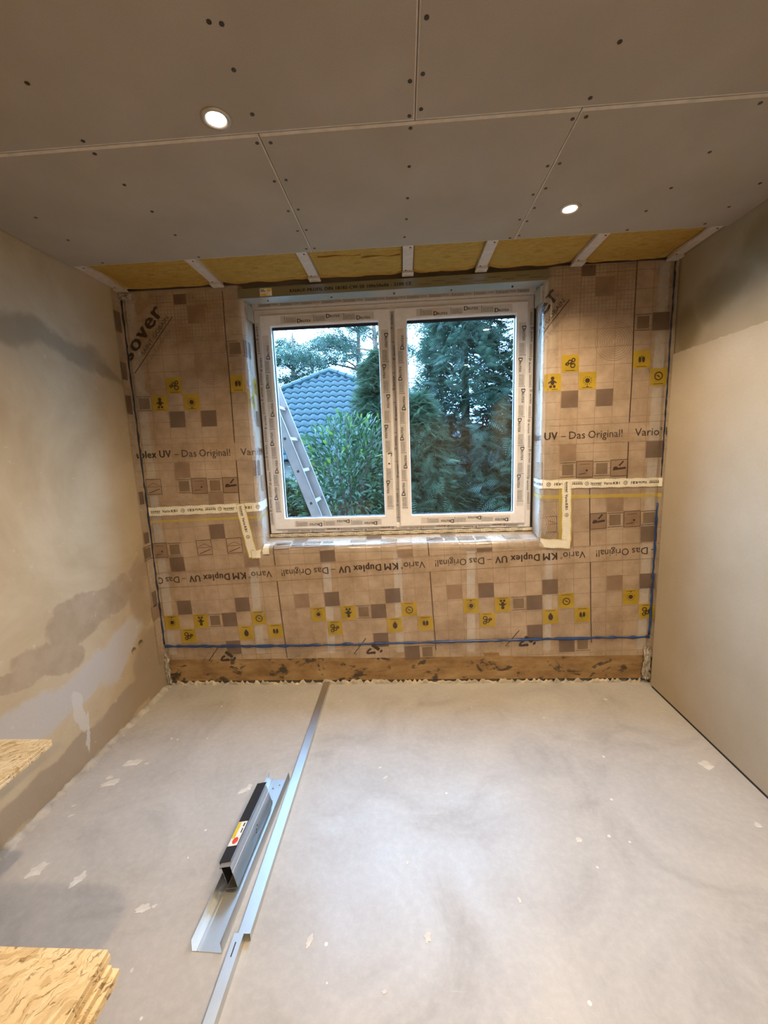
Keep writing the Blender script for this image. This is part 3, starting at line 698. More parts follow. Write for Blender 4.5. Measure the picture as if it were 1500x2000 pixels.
INVW[FL.name] = wmake(.613, 1.550, -.009); INVW[FR.name] = wmake(2.967, 1.578, .008); INVW[FB.name] = wmake(.809, .721, .042)
upper_prints(FL, mapL, invL, -.06, .96, 1.20, 0); upper_prints(FR, mapR, invR, 2.26, 3.19, 1.30, 0)
def clip_add(pb, parts):
    for a in parts: pb.text(*a)
# long lettering, words set one by one so that each sheet shows what fits on it
def words(sh, mp, u_start, flip, u_lo, u_hi, h=.044):
    items = [('Vario', False, 0, .135), ('®', False, .140, .014), ('KM', True, .170, .088), ('Duplex', True, .277, .178), ('UV', True, .474, .076), ('–', False, .570, .028), ('Das', False, .617, .092), ('Original!', False, .727, .195)]
    for t, bold, o, w in items:
        q = PB()
        if len(t) > 1 or t == '–': q.text(t, 0, 0, h if t != '–' else h, bold, 0, w)
        else: q.text(t, 0, .014, .016, bold, 0, w)
        V = [(u_start+o+a, b_) for a, b_ in q.v]
        if flip: V = [(-a, -b_) for a, b_ in V]
        F = [f for f in q.f if all(u_lo < V[i][0] < u_hi for i in f)]
        if not F: continue
        use = sorted({i for f in F for i in f}); ix = {i: k for k, i in enumerate(use)}
        r = PB(); r.add([(V[i][0], V[i][1]+(.003 if not flip else 0)) for i in use], [tuple(ix[i] for i in f) for f in F]); r.build('printed_word', mp, .0012, MT['ink'], sh)
ua, ub = invL(-.03, 1.55)[0], invL(.93, 1.55)[0]
words(FL, mapL, -.955, False, ua, ub); words(FL, mapL, .032, False, ua, ub)
ua, ub = invR(2.27, 1.58)[0], invR(3.185, 1.58)[0]
words(FR, mapR, -.958, False, ua, ub); words(FR, mapR, .034, False, ua, ub)
# foil under the window
def keepB(u, v):
    x, z = INVW[FB.name](u, v)
    if not (-.04 < x < 3.18 and z > .20): return False
    if z > (1.165 if x < 1.6 else 1.24): return False
    if .70 < x < 2.50 and z > 1.12: return False
    return True
for p_ in (-1, 0, 1, 2):
    for v0, row in LOW_ROWS.items():
        for j, k in row.items(): cell(FB, mapB, True, p_*.985+j*C, v0, k, keepB)
    words(FB, lambda u, v, off: mapB(u, v+.05, off), -(p_*.985+.957), True, -.82, 2.36)
for p_ in (0, 1, 2):
    l = PB(); l.seg((p_*.985, 0), (p_*.985+.006, -.53), .005, 18); l.seg((p_*.985, .105), (p_*.985-.002, .24 if p_ < 2 else .50), .005, 8)
    l.build('printed_rule', mapB, .0008, MT['ink'], FB)
for p_ in (0, 1, 2):
    l = PB()
    for k in range(8): l.ring(p_*.985+1.1*C, -.427, .018+.0115*k, .0022, 40)
    if p_ < 2 or True: l.build('printed_circles', mapB, .0008, MT['inkl'], FB)
l = PB()
for k in range(9): l.ring(1.655, .26, .018+.0125*k, .0022, 40)
l.v = [q if INVW[FB.name](*q)[0] < 2.62 else (invB(2.62, INVW[FB.name](*q)[1])[0], q[1]) for q in l.v]
l.build('printed_circles', mapB, .0008, MT['inkl'], FB)
l = PB()
for v in (.0, .103): l.seg((-.80, v), (2.37, v), .002, 120)
l.build('printed_rule', mapB, .0008, MT['inkl'], FB)
# faded squares on the strips turned onto the side walls
for (u0, u1, z0, z1) in ((-.062, -.012, 2.27, 2.385), (-.058, -.010, 2.00, 2.10), (-.055, -.006, 1.80, 1.91), (-.05, -.006, 1.25, 1.33)):
    PB().rect(u0, z0, u1, z1, 3, 3).build('printed_brown_square', lambda u, v, off: surf_l(u, v, off), .0007, MT['sq'], FL)
for (u0, u1, z0, z1) in ((-.055, -.006, 1.00, 1.07), (-.05, -.006, .58, .68)):
    PB().rect(u0, z0, u1, z1, 3, 3).build('printed_brown_square', lambda u, v, off: on(PL, u, v, off), .0007, MT['sq'], FB)
# big diagonal logo lettering
def logo(sh, mp, u, v, flip, keep):
    q = PB(); q.text('isover', 0, 0, .088, True, 0, .40); q.text('SAINT-GOBAIN', .12, -.078, .024, False, 0, .27)
    q.seg((.0, -.102), (.41, -.102), .005, 12)
    q2 = PB(); q2.text('So wird gedämmt', .08, -.130, .019, False, 0, .26)
    for pb, mt in ((q, 'ink'), (q2, 'inkl')):
        c, s_ = math.cos(LOGO_ROT), math.sin(LOGO_ROT)
        V = [(c*a-s_*b_, s_*a+c*b_) for a, b_ in pb.v]; k = -1 if flip else 1
        V = [(u+k*a, v+k*b_) for a, b_ in V]
        F = [f for f in pb.f if all(keep(*V[i]) for i in f)]
        use = sorted({i for f in F for i in f}); ix = {i: n for n, i in enumerate(use)}
        if F:
            r = PB(); r.add([V[i] for i in use], [tuple(ix[i] for i in f) for f in F]); r.build('printed_logo', mp, .0012, MT[mt], sh)
logo(FL, mapL, -.655, .555, False, lambda u, v: u > -.604 and v < .93)
logo(FR, mapR, -.70, .505, False, lambda u, v: u > -.60 and v < .93)
for p_ in (-1, 0, 1): logo(FB, mapB, p_*.985+.62, -.487, True, lambda u, v: v > -.50-.035)

# ------------------------------------------------------------------ tapes and sealant
def tape(label, surf, a, b_, w, txt=True, yel=None, up=1, wear=.0):
    """paper tape strip from a to b (x,z) on a surface"""
    a, b_ = Vector(a), Vector(b_); d = (b_-a); L = d.length; d.normalize(); p = Vector((-d.y, d.x)); n = max(6, int(L/.025))
    mp = lambda u, v, off: surf(a.x+d.x*u+p.x*v, a.y+d.y*u+p.y*v, off)
    V = []; F = []
    for off in (.0020, .0034):
        for i in range(n+1):
            for j in range(3): V.append(mp(L*i/n, w*(j/2-.5)+.0015*math.sin(i*1.7+j), off))
    m_ = 3*(n+1)
    for i in range(n):
        for j in range(2): q = 3*i+j; F += [(q, q+1, q+4, q+3), (m_+q, m_+q+3, m_+q+4, m_+q+1)]
        F += [(3*i, 3*i+3, m_+3*i+3, m_+3*i), (3*i+2, m_+3*i+2, m_+3*i+5, 3*i+5)]
    F += [(0, m_, m_+1, 1), (1, m_+1, m_+2, 2), (3*n, 3*n+1, m_+3*n+1, m_+3*n), (3*n+1, 3*n+2, m_+3*n+2, m_+3*n+1)]
    o = tag(obj('adhesive_tape', V, F, MT['tape'], None, origin=mp(L/2, 0, .002)), label, 'tape', 'paper tapes on the foil')
    ik = PB(); u = .012; k = 0
    while txt and u < L-.03:
        fl = (k % 2 == 1); h = w*.30; ww = w*3.4
        if u+ww < L:
            t_ = PB(); t_.text('isover', 0, h*.15, h*1.05, True, 0, w*1.25); t_.rect(w*.1, -h*.75, w*1.2, -h*.62); t_.text('Vario', w*1.45, 0, h, True, 0, w*.95); t_.text('KB1', w*2.5, 0, h, True, 0, w*.72)
            V = [(-q[0]+ww, -q[1]) if fl else q for q in t_.v]; ik.add([(u+q[0], q[1]) for q in V], t_.f)
        u += ww+w*.25
        if u+w*.5 < L: ik.ring(u+w*.22, 0, w*.2, w*.05, 14); ik.disc(u+w*.22, 0, w*.06, 6); ik.seg((u+w*.22, 0), (u+w*.33, w*.08), w*.05)
        u += w*.65; k += 1
    q = .006
    while q < L:
        ik.rect(q, w*.40, q+.0035, w*.43); ik.rect(q, -w*.43, q+.0035, -w*.40); q += .016
    ik.build('tape_lettering', mp, .0042, MT['tapei'], o)
    if yel:
        y = PB(); y.rect(-.004, yel[0], L+.004, yel[1], n, 1); y.build('yellow_liner', mp, .0014, MT['tapey'], o)
    return o
tape('white printed tape across the foil left of the window', lambda x, z, o: on(PL, x, z, o), (.012, 1.196), (.93, 1.210), .056, True, (-.072, -.058))
tape('white printed tape slanting down at the left window corner', lambda x, z, o: on(PL, x, z, o+.002), (.612, 1.228), (.668, .885), .052, True, (-.033, .033))
tape('short white tape at the foot of the slanting left tape', lambda x, z, o: on(PL, x, z, o+.004), (.660, .902), (.755, .905), .05, True, (-.03, .03))
tape('narrow white tape stub at the left end of the sill', lambda x, z, o: surf_low(x, z, o+.006) if z > .90 else on(PL, x, z, o+.006), (.752, .968), (.752, .87), .040, False)
tape('white printed tape across the foil right of the window', lambda x, z, o: on(PR, x, z, o), (2.30, 1.294), (3.176, 1.285), .052, True, (-.088, -.066))
tape('upright white printed tape right of the window', lambda x, z, o: on(PR, x, z, o+.002), (2.616, 1.316), (2.628, .935), .052, True, (-.045, .033))
tape('short white tape at the right end of the window sill', lambda x, z, o: on(PR, x, z, o+.004), (2.475, .930), (2.650, .920), .052, True, (-.03, .03))
tape('dusty white tape along the bottom of the window frame', lambda x, z, o: (x, .2495-o, z), (WX0-.005, .970), (WX1+.01, .972), .020, True)
def bead(label, pts, r, mat, seed):
    rg = random.Random(seed); P = []
    for i in range(len(pts)-1):
        a, b_ = Vector(pts[i]), Vector(pts[i+1]); n = max(2, int((b_-a).length/.03))
        for k in range(n): P.append(a.lerp(b_, k/n))
    P.append(Vector(pts[-1]))
    Q = [p+Vector((rg.uniform(-1, 1)*.0022, 0, rg.uniform(-1, 1)*.0022)) for p in P]
    o = MB().tube(Q, [r*rg.uniform(.6, 1.5) for _ in Q], 6).build('sealant_bead', mat, None, True, origin=pts[0])
    return tag(o, label, 'sealant', 'blue sealant lines')
bead('thin dark blue sealant line down the left corner of the foil', [(.014, -.008, 2.485), (.014, -.008, 1.8), (.013, -.006, 1.24), (.014, -.008, .30)], .0042, MT['bead'], 1)
bead('thin dark sealant line down the upper right corner of the foil', [(3.160, -.008, 2.49), (3.162, -.008, 1.32)], .0036, MT['bead'], 2)
bead('bright blue sealant line down the lower right corner of the foil', [(3.150, -.006, 1.16), (3.153, -.006, .8), (3.155, -.006, .33)], .0052, MT['blue'], 6)
bead('thick blue sealant line along the foot of the foil', [(.018, -.007, .285), (.8, -.006, .277), (1.6, -.007, .290), (2.5, -.006, .305), (3.152, -.007, .312)], .0075, MT['blue'], 3)
# ------------------------------------------------------------------ steel head over the window
t = thing('steel_channel', (1.6, 0, 2.43), 'printed galvanised steel channel over the window head', 'channel')
mb = MB()
mb.add([(.715, -.006, 2.430), (2.478, -.006, 2.437), (2.478, -.006, 2.492), (.715, -.006, 2.482), (.715, -.0045, 2.430), (2.478, -.0045, 2.437), (2.478, -.0045, 2.492), (.715, -.0045, 2.482)], BF)
mb.build('front_flange', MT['steeld'], t)
MB().add([(.715, -.006, 2.4295), (2.478, -.006, 2.4355), (2.478, .105, 2.4395), (.715, .105, 2.4335), (.715, -.006, 2.431), (2.478, -.006, 2.437), (2.478, .105, 2.441), (.715, .105, 2.435)], BF).build('web', MT['steel'], t)
fm = lambda u, v, off: (u, -.0064-off, 2.4555+(u-.715)*.0040+v)
PB().text('KNAUF-PROFIL DIN 18182-CW-50 100x50x06 - 2100 CE', 1.02, 0, .017, True, 0, .70).build('stamped_lettering', fm, .0004, MT['filmi'], t)
q = PB()
for k in range(9): q.text('EN 14195 galvanised 0,6 mm', 1.76+.078*k, .006 if k % 2 else -.008, .0075, False, 0, .070)
q.build('small_lettering', fm, .0004, MT['filmi'], t)
s_ = PB().rect(.845, -.02, .915, .022).build('sticker', fm, .0005, MT['stkw'], t)
q = PB(); q.rect(.85, -.018, .882, -.006); q.rect(.888, .004, .91, .018); q.build('yellow_field', fm, .0008, MT['stky'], s_)
q = PB(); q.rect(.85, .004, .878, .008); q.rect(.85, .012, .872, .016); q.build('sticker_lettering', fm, .0009, MT['filmi'], s_)
for x in (.87, 1.25, 1.62, 1.95, 2.30): MB().tube([(x, .055, 2.429), (x, .055, 2.446)], .005, 8).build('screw', MT['scr'], t)
# foil and zinc corner plates at the head
for sx, nm in ((0, 'left'), (1, 'right')):
    x0 = .735 if not sx else 2.465
    MB().box(x0-.006, x0+.006, .05, .16, 2.34, 2.427).build('corner_plate', MT['steel'], t)

# ------------------------------------------------------------------ foot of the window wall
def rough_strip(name, x0, x1, yb, depth, z0, z1, mat, label, cat, n=90, seed=3, along='x', amp=.4):
    rg = random.Random(seed); V = []; F = []
    for i in range(n+1):
        x = x0+(x1-x0)*i/n; k = rg.uniform(1-amp, 1+amp); h = z0+(z1-z0)*k; d = depth*rg.uniform(.5, 1.2)
        pr = [(0, z0), (-d, z0), (-d*.8, z0+(h-z0)*.6), (-d*.3, h), (0, h)]
        for a, z in pr: V.append((x, yb+a, z) if along == 'x' else (yb-a, x, z))
    for i in range(n):
        for j in range(4): q = 5*i+j; F.append((q, q+1, q+6, q+5))
    F += [(0, 1, 2, 3, 4), tuple(5*n+j for j in (4, 3, 2, 1, 0))]
    return tag(obj(name, V, F, mat, None, False, origin=((x0+x1)/2, yb, z0) if along == 'x' else (yb, (x0+x1)/2, z0)), label, cat)
o = tag(bevel(MB().box(.02, 3.15, .004, .02, .024, .215).build('base_board', MT['sole'], None, origin=(1.6, .01, .024)), .003), 'brown base board smeared with black bitumen under the foil', 'board')
rough_strip('mortar_ridge', .02, 3.12, .004, .010, 0.0, .018, MT['mortar'], 'crumbly pale mortar line at the foot of the window wall', 'mortar', 200, 4, 'x', .85)
rough_strip('mortar_ridge', -1.9, -.02, .001, .034, 0.0, .016, MT['mortar2'], 'grey mortar ridge along the foot of the stained wall', 'mortar', 90, 5, 'y', .4)
# crumpled foil remnants in the lower corners
def scrap(label, x0, x1, z0, z1, y, seed):
    rg = random.Random(seed); n, m_ = 8, 10; V = []; F = []
    for j in range(m_+1):
        for i in range(n+1): V.append((x0+(x1-x0)*i/n+rg.uniform(-.003, .003), y-rg.uniform(.004, .020), z0+(z1-z0)*j/m_+rg.uniform(-.004, .004)))
    for j in range(m_):
        for i in range(n): a = j*(n+1)+i; F.append((a, a+1, a+n+2, a+n+1))
    return tag(obj('foil_scrap', V, F, MT['film2'], None, False, origin=((x0+x1)/2, y, z0)), label, 'foil')
scrap('crumpled whitish foil scrap in the lower right corner', 3.125, 3.172, .03, .25, .0, 8)
scrap('crumpled whitish foil scrap in the lower left corner', .006, .035, .02, .24, -.002, 9)
scrap('crumpled white foil tuft in the upper left corner', .008, .085, 2.455, 2.492, -.004, 10)
# beige plasterboards on the right wall
for k, (y0, y1, lb) in enumerate(((-1.255, -.045, 'beige plasterboard leaning flat against the right wall by the window'), (-2.51, -1.26, 'beige plasterboard on the right wall nearer the camera'))):
    o = MB().box(3.158, 3.1795, y0, y1, .012, 2.0).build('plasterboard_sheet', MT['board'], None, origin=(3.17, (y0+y1)/2, .012)); bevel(o, .003)
    tag(o, lb, 'board', 'plasterboards on the right wall')
for k, (y0, y1) in enumerate(((-1.25, -.06), (-2.5, -1.27))):
    tag(MB().box(3.160, 3.179, y0, y1, 0, .011).build('packing_strip', MT['rubber'], None, origin=(3.17, (y0+y1)/2, 0)), ['dark packing strip under the board by the window', 'dark packing strip under the board nearer the camera'][k], 'strip', 'strips under the boards')  # black strips stand in for the shade in the floor gap
rough_strip('filler_smear', -.62, -.06, 3.1795, -.004, 2.001, 2.006, MT['gedge'], 'thin pale filler edge on top of the beige board', 'filler', 30, 12, 'y', .5)

# ------------------------------------------------------------------ plaster splashes on the floor
def splat(x, y, rx, ry, rot, seed):
    rg = random.Random(seed); n = 18; V = [(x, y, .0016)]; F = []
    for k in range(n):
        a = 2*PI*k/n; r = rg.uniform(.62, 1.15); dx, dy = rx*r*math.cos(a), ry*r*math.sin(a)
        V.append((x+dx*math.cos(rot)-dy*math.sin(rot), y+dx*math.sin(rot)+dy*math.cos(rot), .0012))
    V += [(a, b_, 0.0) for a, b_, c in V[1:]]
    for k in range(n):
        j = (k+1) % n; F += [(0, 1+k, 1+j), (1+k, 1+n+k, 1+n+j, 1+j)]
    obj('plaster_splash', V, F, MT['splat'], FLOOR, origin=(x, y, 0))
for i, a in enumerate([(.224, -.696, .055, .022, .1), (.197, -.825, .045, .022, .3), (.170, -.79, .02, .012, 0), (.21, -1.233, .035, .03, .8), (.397, -1.263, .018, .034, -.3), (.704, -1.354, .026, .016, .2), (.742, -1.345, .010, .006, .4),
    (3.04, -.696, .028, .032, .2), (1.681, -1.413, .012, .018, 0), (1.307, -1.433, .010, .02, -.3), (2.289, -1.079, .014, .012, 0), (.864, -.863, .03, .014, .6), (3.017, -1.007, .014, .014, 0), (.885, -.84, .012, .02, 0), (.30, -.70, .014, .007, .2), (.15, -1.0, .014, .007, .7), (.12, -.95, .012, .006, .5), (2.0, -1.3, .006, .012, .2), (1.62, -1.18, .006, .008, 0), (1.52, -.78, .016, .006, .6), (1.49, -.72, .012, .006, .3), (2.4, -.35, .012, .007, .2), (2.82, -.18, .014, .008, 0), (.78, -1.52, .006, .008, 0), (1.55, -1.55, .008, .006, 0)]): splat(*a, 100+i)

# ------------------------------------------------------------------ metal profiles lying on the floor
t = thing('steel_profile', (1.1, -.72, 0), 'long shiny steel profile running from the wall across the floor', 'profile', 'steel profiles on the floor')
MB().ext([(1.079, .0005), (1.079, .027), (1.117, .027), (1.117, .0005)], -.0012, -1.436, -.016).build('channel', MT['steel'], t)
t = thing('steel_profile', (1.083, -2.4, 0), 'second long steel profile continuing the first towards the camera', 'profile', 'steel profiles on the floor')
MB().ext([(1.067, .0005), (1.067, .031), (1.098, .031), (1.098, .0005)], -.0012, -3.4, -1.438).build('channel', MT['steel'], t)
MB().box(1.080, 1.0835, -1.50, -1.462, .0309, .0316).build('slot', MT['scr'], t)  # thin dark plate on the web, painted shade of an opening
XC = 1.002; ROTC = -math.atan(.037)
t = thing('steel_channel', (XC, -1.13, 0), 'wide open steel channel lying on the floor', 'channel', 'steel channels lying on the floor'); t.rotation_euler.z = ROTC
MB().ext([(XC-.0475, .042), (XC-.050, .0006), (XC-.034, .0006), (XC-.032, .0022), (XC-.027, .0022), (XC-.025, .0006), (XC+.050, .0006), (XC+.0475, .042)], .0010, -1.470, -.795).build('channel', MT['steel'], t)
for (dx, y) in ((.012, -.83), (-.012, -.85)): MB().tube([(XC+dx, y, .001), (XC+dx, y, .003)], .004, 8).build('rivet', MT['alu'], t)
tt = math.radians(13); e1 = Vector((-math.sin(tt), 0, math.cos(tt))); e2 = Vector((math.cos(tt), 0, math.sin(tt))); B = Vector((XC+.022, 0, .0175))
def q2(a, b_): v = B+e2*a+e1*b_; return (v.x, v.z)
t = thing('steel_channel', (XC, -1.13, .002), 'blue-shining steel channel tilted on its side inside the open channel', 'channel', 'steel channels lying on the floor'); t.rotation_euler.z = ROTC
MB().ext([q2(-.042, .083), q2(-.043, .090), q2(0, .090), q2(0, .070), q2(-.0015, .068), q2(-.0015, .064), q2(0, .062), q2(0, 0), q2(-.043, 0), q2(-.042, .007)], -.0010, -1.292, -.945).build('channel', MT['steel'], t)
def webm(u, v, off): p = B+e2*(off+.0002)+e1*v; return (p.x, u, p.z)
for (y, v) in ((-1.10, .034), (-1.088, .041), (-1.106, .027)): PB().disc(y, v, .0035, 8).build('hole_mark', webm, .0004, MT['scr'], t)
t = thing('steel_channel', (XC-.03, -1.12, .002), 'black-topped steel channel with a white and yellow sticker beside the tilted channel', 'channel', 'steel channels lying on the floor'); t.rotation_euler.z = ROTC
MB().ext([q2(-.006, .0925), q2(-.050, .0925), q2(-.050, -.0025), q2(-.006, -.0025)], .0010, -1.274, -.925).build('channel', MT['steeld'], t)
def flange(u, v, off): p = B+e1*(.0928+off)-e2*(.006+.044*v); return (p.x, u, p.z)
s_ = PB().rect(-1.215, .10, -1.115, .95, 2, 1).build('sticker', flange, .0006, MT['stkw'], t)
PB().rect(-1.185, .62, -1.118, .93).build('yellow_field', flange, .0009, MT['stky'], s_)
PB().disc(-1.195, .45, .014, 12, .26).build('red_dot', flange, .0011, MT['red'], s_)
q = PB(); q.rect(-1.165, .20, -1.145, .32); q.rect(-1.138, .22, -1.122, .36); q.build('sticker_lettering', flange, .0011, MT['filmi'], s_)
PB().rect(-1.273, .02, -1.216, .99, 2).build('black_print', flange, .0004, MT['rubber'], t); PB().rect(-1.114, .02, -.926, .99, 2).build('black_print', flange, .0004, MT['rubber'], t)  # black areas on the flange either side of the sticker

# ------------------------------------------------------------------ strand boards on trestles
def osb(x0, x1, y0, y1, z, th, label, group, dx=0):
    o = MB().box(x0+dx, x1+dx, y0, y1, z, z+th).build('strand_board', MT['osb'], None, origin=((x0+x1)/2, (y0+y1)/2, z)); bevel(o, .0012, 1)
    return tag(o, label, 'board', group)
ths = .0118; zt = .75-5*.0122
lb = ['strand board at the very bottom of the near stack', 'strand board second from the bottom of the near stack', 'strand board in the middle of the near stack', 'strand board just under the top of the near stack', 'top strand board of the near stack, coarse flakes showing']
offs = [(.010, -.006), (.014, .0), (.006, -.004), (.0, .003), (.0, .0)]
for k in range(5):
    dx, dy = offs[k]; osb(.46, 1.147+dx, -3.20, -1.966+dy, zt+k*.0122, ths, lb[k], 'strand boards in the near stack')
lb = ['lower of two strand boards jutting in from the left wall', 'upper of two strand boards jutting in from the left wall']
for k in range(2): osb(.03, .293-.004*(1-k)+(.006 if k == 0 else 0), -2.60, -1.164-(.0 if k else .004), .476+k*.0124, .0120, lb[k], 'strand boards by the left wall')
def trestle(x0, x1, y, top, label):
    t = thing('trestle', ((x0+x1)/2, y, 0), label, 'trestle', 'trestles under the boards')
    MB().box(x0, x1, y-.03, y+.03, top-.06, top-.001).build('beam', MT['wood'], t)
    for x in (x0+.05, x1-.05):
        for s_ in (-1, 1):
            a = Vector((x, y+s_*.02, top-.061)); b_ = Vector((x, y+s_*.10, 0)); d = (b_-a)
            ax = d.normalized(); sd = Vector((1, 0, 0)); up = ax.cross(sd)
            MB().obox((a+b_)/2, (sd, up, ax), (.018, .014, d.length/2-.004)).build('leg', MT['wood'], t)
trestle(.50, 1.08, -2.30, zt, 'wooden trestle under the far end of the near board stack')
trestle(.50, 1.08, -2.95, zt, 'wooden trestle under the rear end of the near board stack')
trestle(.04, .27, -1.98, .476, 'low wooden trestle under the far end of the boards by the left wall')
trestle(.04, .27, -2.45, .476, 'low wooden trestle under the rear end of the boards by the left wall')

# ------------------------------------------------------------------ outside: ground, ladder, hedge, neighbour
tag(obj('garden_ground', boxv(-40, 40, .43, 70, -.9, -.3), BF, MT['soil']), 'dark garden ground beyond the window', kind='structure')
t = thing('ladder', (.95, .95, -.3), 'aluminium ladder leaning outside the left window pane', 'ladder')
ld = Vector((-.34, 0, 1.0)).normalized(); ln_ = Vector((1.0, 0, .34)).normalized(); yy = Vector((0, 1, 0))
def ladder_sec(b0, top, y0, y1, sep, r0, nm, holes):
    base = Vector(b0)+ln_*sep
    L = (top-base.z)/ld.z
    for y in (y0, y1):
        mb = MB(); c = base+ld*L/2+yy*y
        mb.obox(c, (ln_, yy, ld), (.041, .0015, L/2))
        for q in (-1, 1): mb.obox(c+ln_*.0395*q+yy*(.011 if y == y0 else -.011), (ln_, yy, ld), (.0015, .0125, L/2))
        mb.build('stile', MT['alu'], t)
    k = r0; 
    while k < L-.05:
        c = base+ld*k
        mb = MB(); mb.obox(c+yy*(y0+y1)/2, (ln_, yy, ld), (.014, (y1-y0)/2-.002, .014)); mb.build('rung', MT['alu'], t)
        mb = MB(); 
        if holes: mb.obox(c+yy*(y0-.0022), (ln_, yy, ld), (.010, .0006, .010)); mb.build('rung_end', MT['rubber'], t)
        else: mb.obox(c+yy*(y0-.004), (ln_, yy, ld), (.024, .003, .008)); mb.build('rung_bracket', MT['scap'], t)
        k += .28
B0 = (.877+.34*1.414, 0, -.3)
ladder_sec(B0, 2.13, .80, 1.16, 0, .098, 'single', True)

def leaves(name, C0, D, Wd, L, mat, parent, npin=8, wid=.10, droop=.12, uvv=None):
    """feathery sprays: C0 roots, D directions, Wd side vectors, L lengths (numpy)"""
    N = len(C0); V = []; F = []; UV = []; base = 0
    up = np.array([0, 0, 1.]); rnd = RNG.random(N)
    ts = np.linspace(.10, .95, npin)
    def P(t): return C0+D*(L*t)[:, None]-up*(L*droop*t*t)[:, None]
    blocks = []
    for t in ts:
        for s_ in (-1, 1):
            ln = L*(.55*(1-t)**.7+.10); p0 = P(t*np.ones(N)); dr = D*.62+Wd*(s_*.78)
            tip = p0+dr*ln[:, None]-up*(ln*.15)[:, None]; mid = p0+dr*(ln*.5)[:, None]-up*(ln*.03)[:, None]
            pw = (D*.78-Wd*(s_*.62))*(ln*wid)[:, None]
            blocks.append((np.stack([p0, mid+pw, tip, mid-pw], 1), t))
    p0 = P(0*L); p1 = P(np.ones(N)); w = Wd*(L*.018)[:, None]; blocks.append((np.stack([p0-w, P(.5*np.ones(N))-w*.7, p1, P(.5*np.ones(N))+w*.7], 1), .3))
    for arr, t in blocks:
        V.append(arr.reshape(-1, 3)); UV.append(np.repeat(np.stack([rnd, np.full(N, t) if np.isscalar(t) else t], 1), 4, 0))
    V = np.concatenate(V); UV = np.concatenate(UV)
    F = np.arange(len(V)).reshape(-1, 4)
    return fast(name, V, F, mat, parent, False, UV)
def unit(a): return a/np.maximum(1e-6, np.linalg.norm(a, axis=1, keepdims=True))
def conifer(x, y, h, r, n, mat, label, bottom=.15, seed=0, size=(.22, .42), shape=.7):
    rg = np.random.default_rng(seed)
    t = thing('conifer', (x, y, -.3), label, 'tree', 'evergreens outside the window')
    mb = MB(); mb.tube([(x, y, -.3), (x+.03, y, h*.5-.3), (x, y, h-.4)], [.09, .06, .01], 8); mb.build('trunk', MT['bark'], t)
    f = bottom+(1-bottom)*rg.random(n)**1.3; a = rg.random(n)*2*PI
    lump = 1+.16*np.sin(a*3+f*9+seed)+.10*np.sin(a*7-f*17)
    R = r*np.clip(1-f, 0, 1)**shape*lump; q = R*(.30+.72*rg.random(n)**.6)
    C0 = np.stack([x+q*np.cos(a), y+q*np.sin(a), -.3+h*f], 1)
    D = np.stack([np.cos(a)+rg.normal(0, .6, n), np.sin(a)+rg.normal(0, .6, n), rg.normal(.10, .38, n)], 1); D = unit(D)
    tg = np.stack([-np.sin(a), np.cos(a), rg.normal(0, .8, n)], 1); tg = unit(tg-D*np.sum(tg*D, 1, keepdims=True))
    L = rg.uniform(size[0], size[1], n)
    leaves('foliage', C0, D, tg, L, mat, t, 10, .052, .34)
    # main boughs
    mb = MB()
    for k in range(26):
        ff = .12+.8*k/26; aa = k*2.4; rr = r*(1-ff)**shape*.85
        mb.tube([(x, y, -.3+h*ff), (x+rr*.5*math.cos(aa), y+rr*.5*math.sin(aa), -.3+h*ff+.06), (x+rr*math.cos(aa), y+rr*math.sin(aa), -.3+h*ff-.02)], [.022, .014, .005], 5)
    mb.build('boughs', MT['bark'], t)
    return t
conifer(2.55, 3.75, 4.9, 1.10, 6000, MT['con2'], 'tall dense dark conifer filling the right window pane', seed=1, size=(.15, .30))
conifer(3.85, 3.4, 5.6, 1.25, 5000, MT['con'], 'tall feathery conifer at the far right of the right pane', seed=2, size=(.15, .32))
conifer(1.30, 4.5, 3.40, .95, 4200, MT['con'], 'lower conifer between the two window panes', seed=3, size=(.15, .30))
conifer(1.85, 3.1, 2.5, .72, 3400, MT['con'], 'low leafy conifer at the foot of the right pane', seed=4, size=(.15, .30))
conifer(5.3, 4.8, 4.2, 1.2, 2000, MT['con2'], 'dark conifer behind the far right conifer', seed=5)
conifer(-.1, 3.0, 1.45, .70, 2600, MT['con2'], 'low dark conifer behind the ladder foot', seed=6, size=(.14, .26))
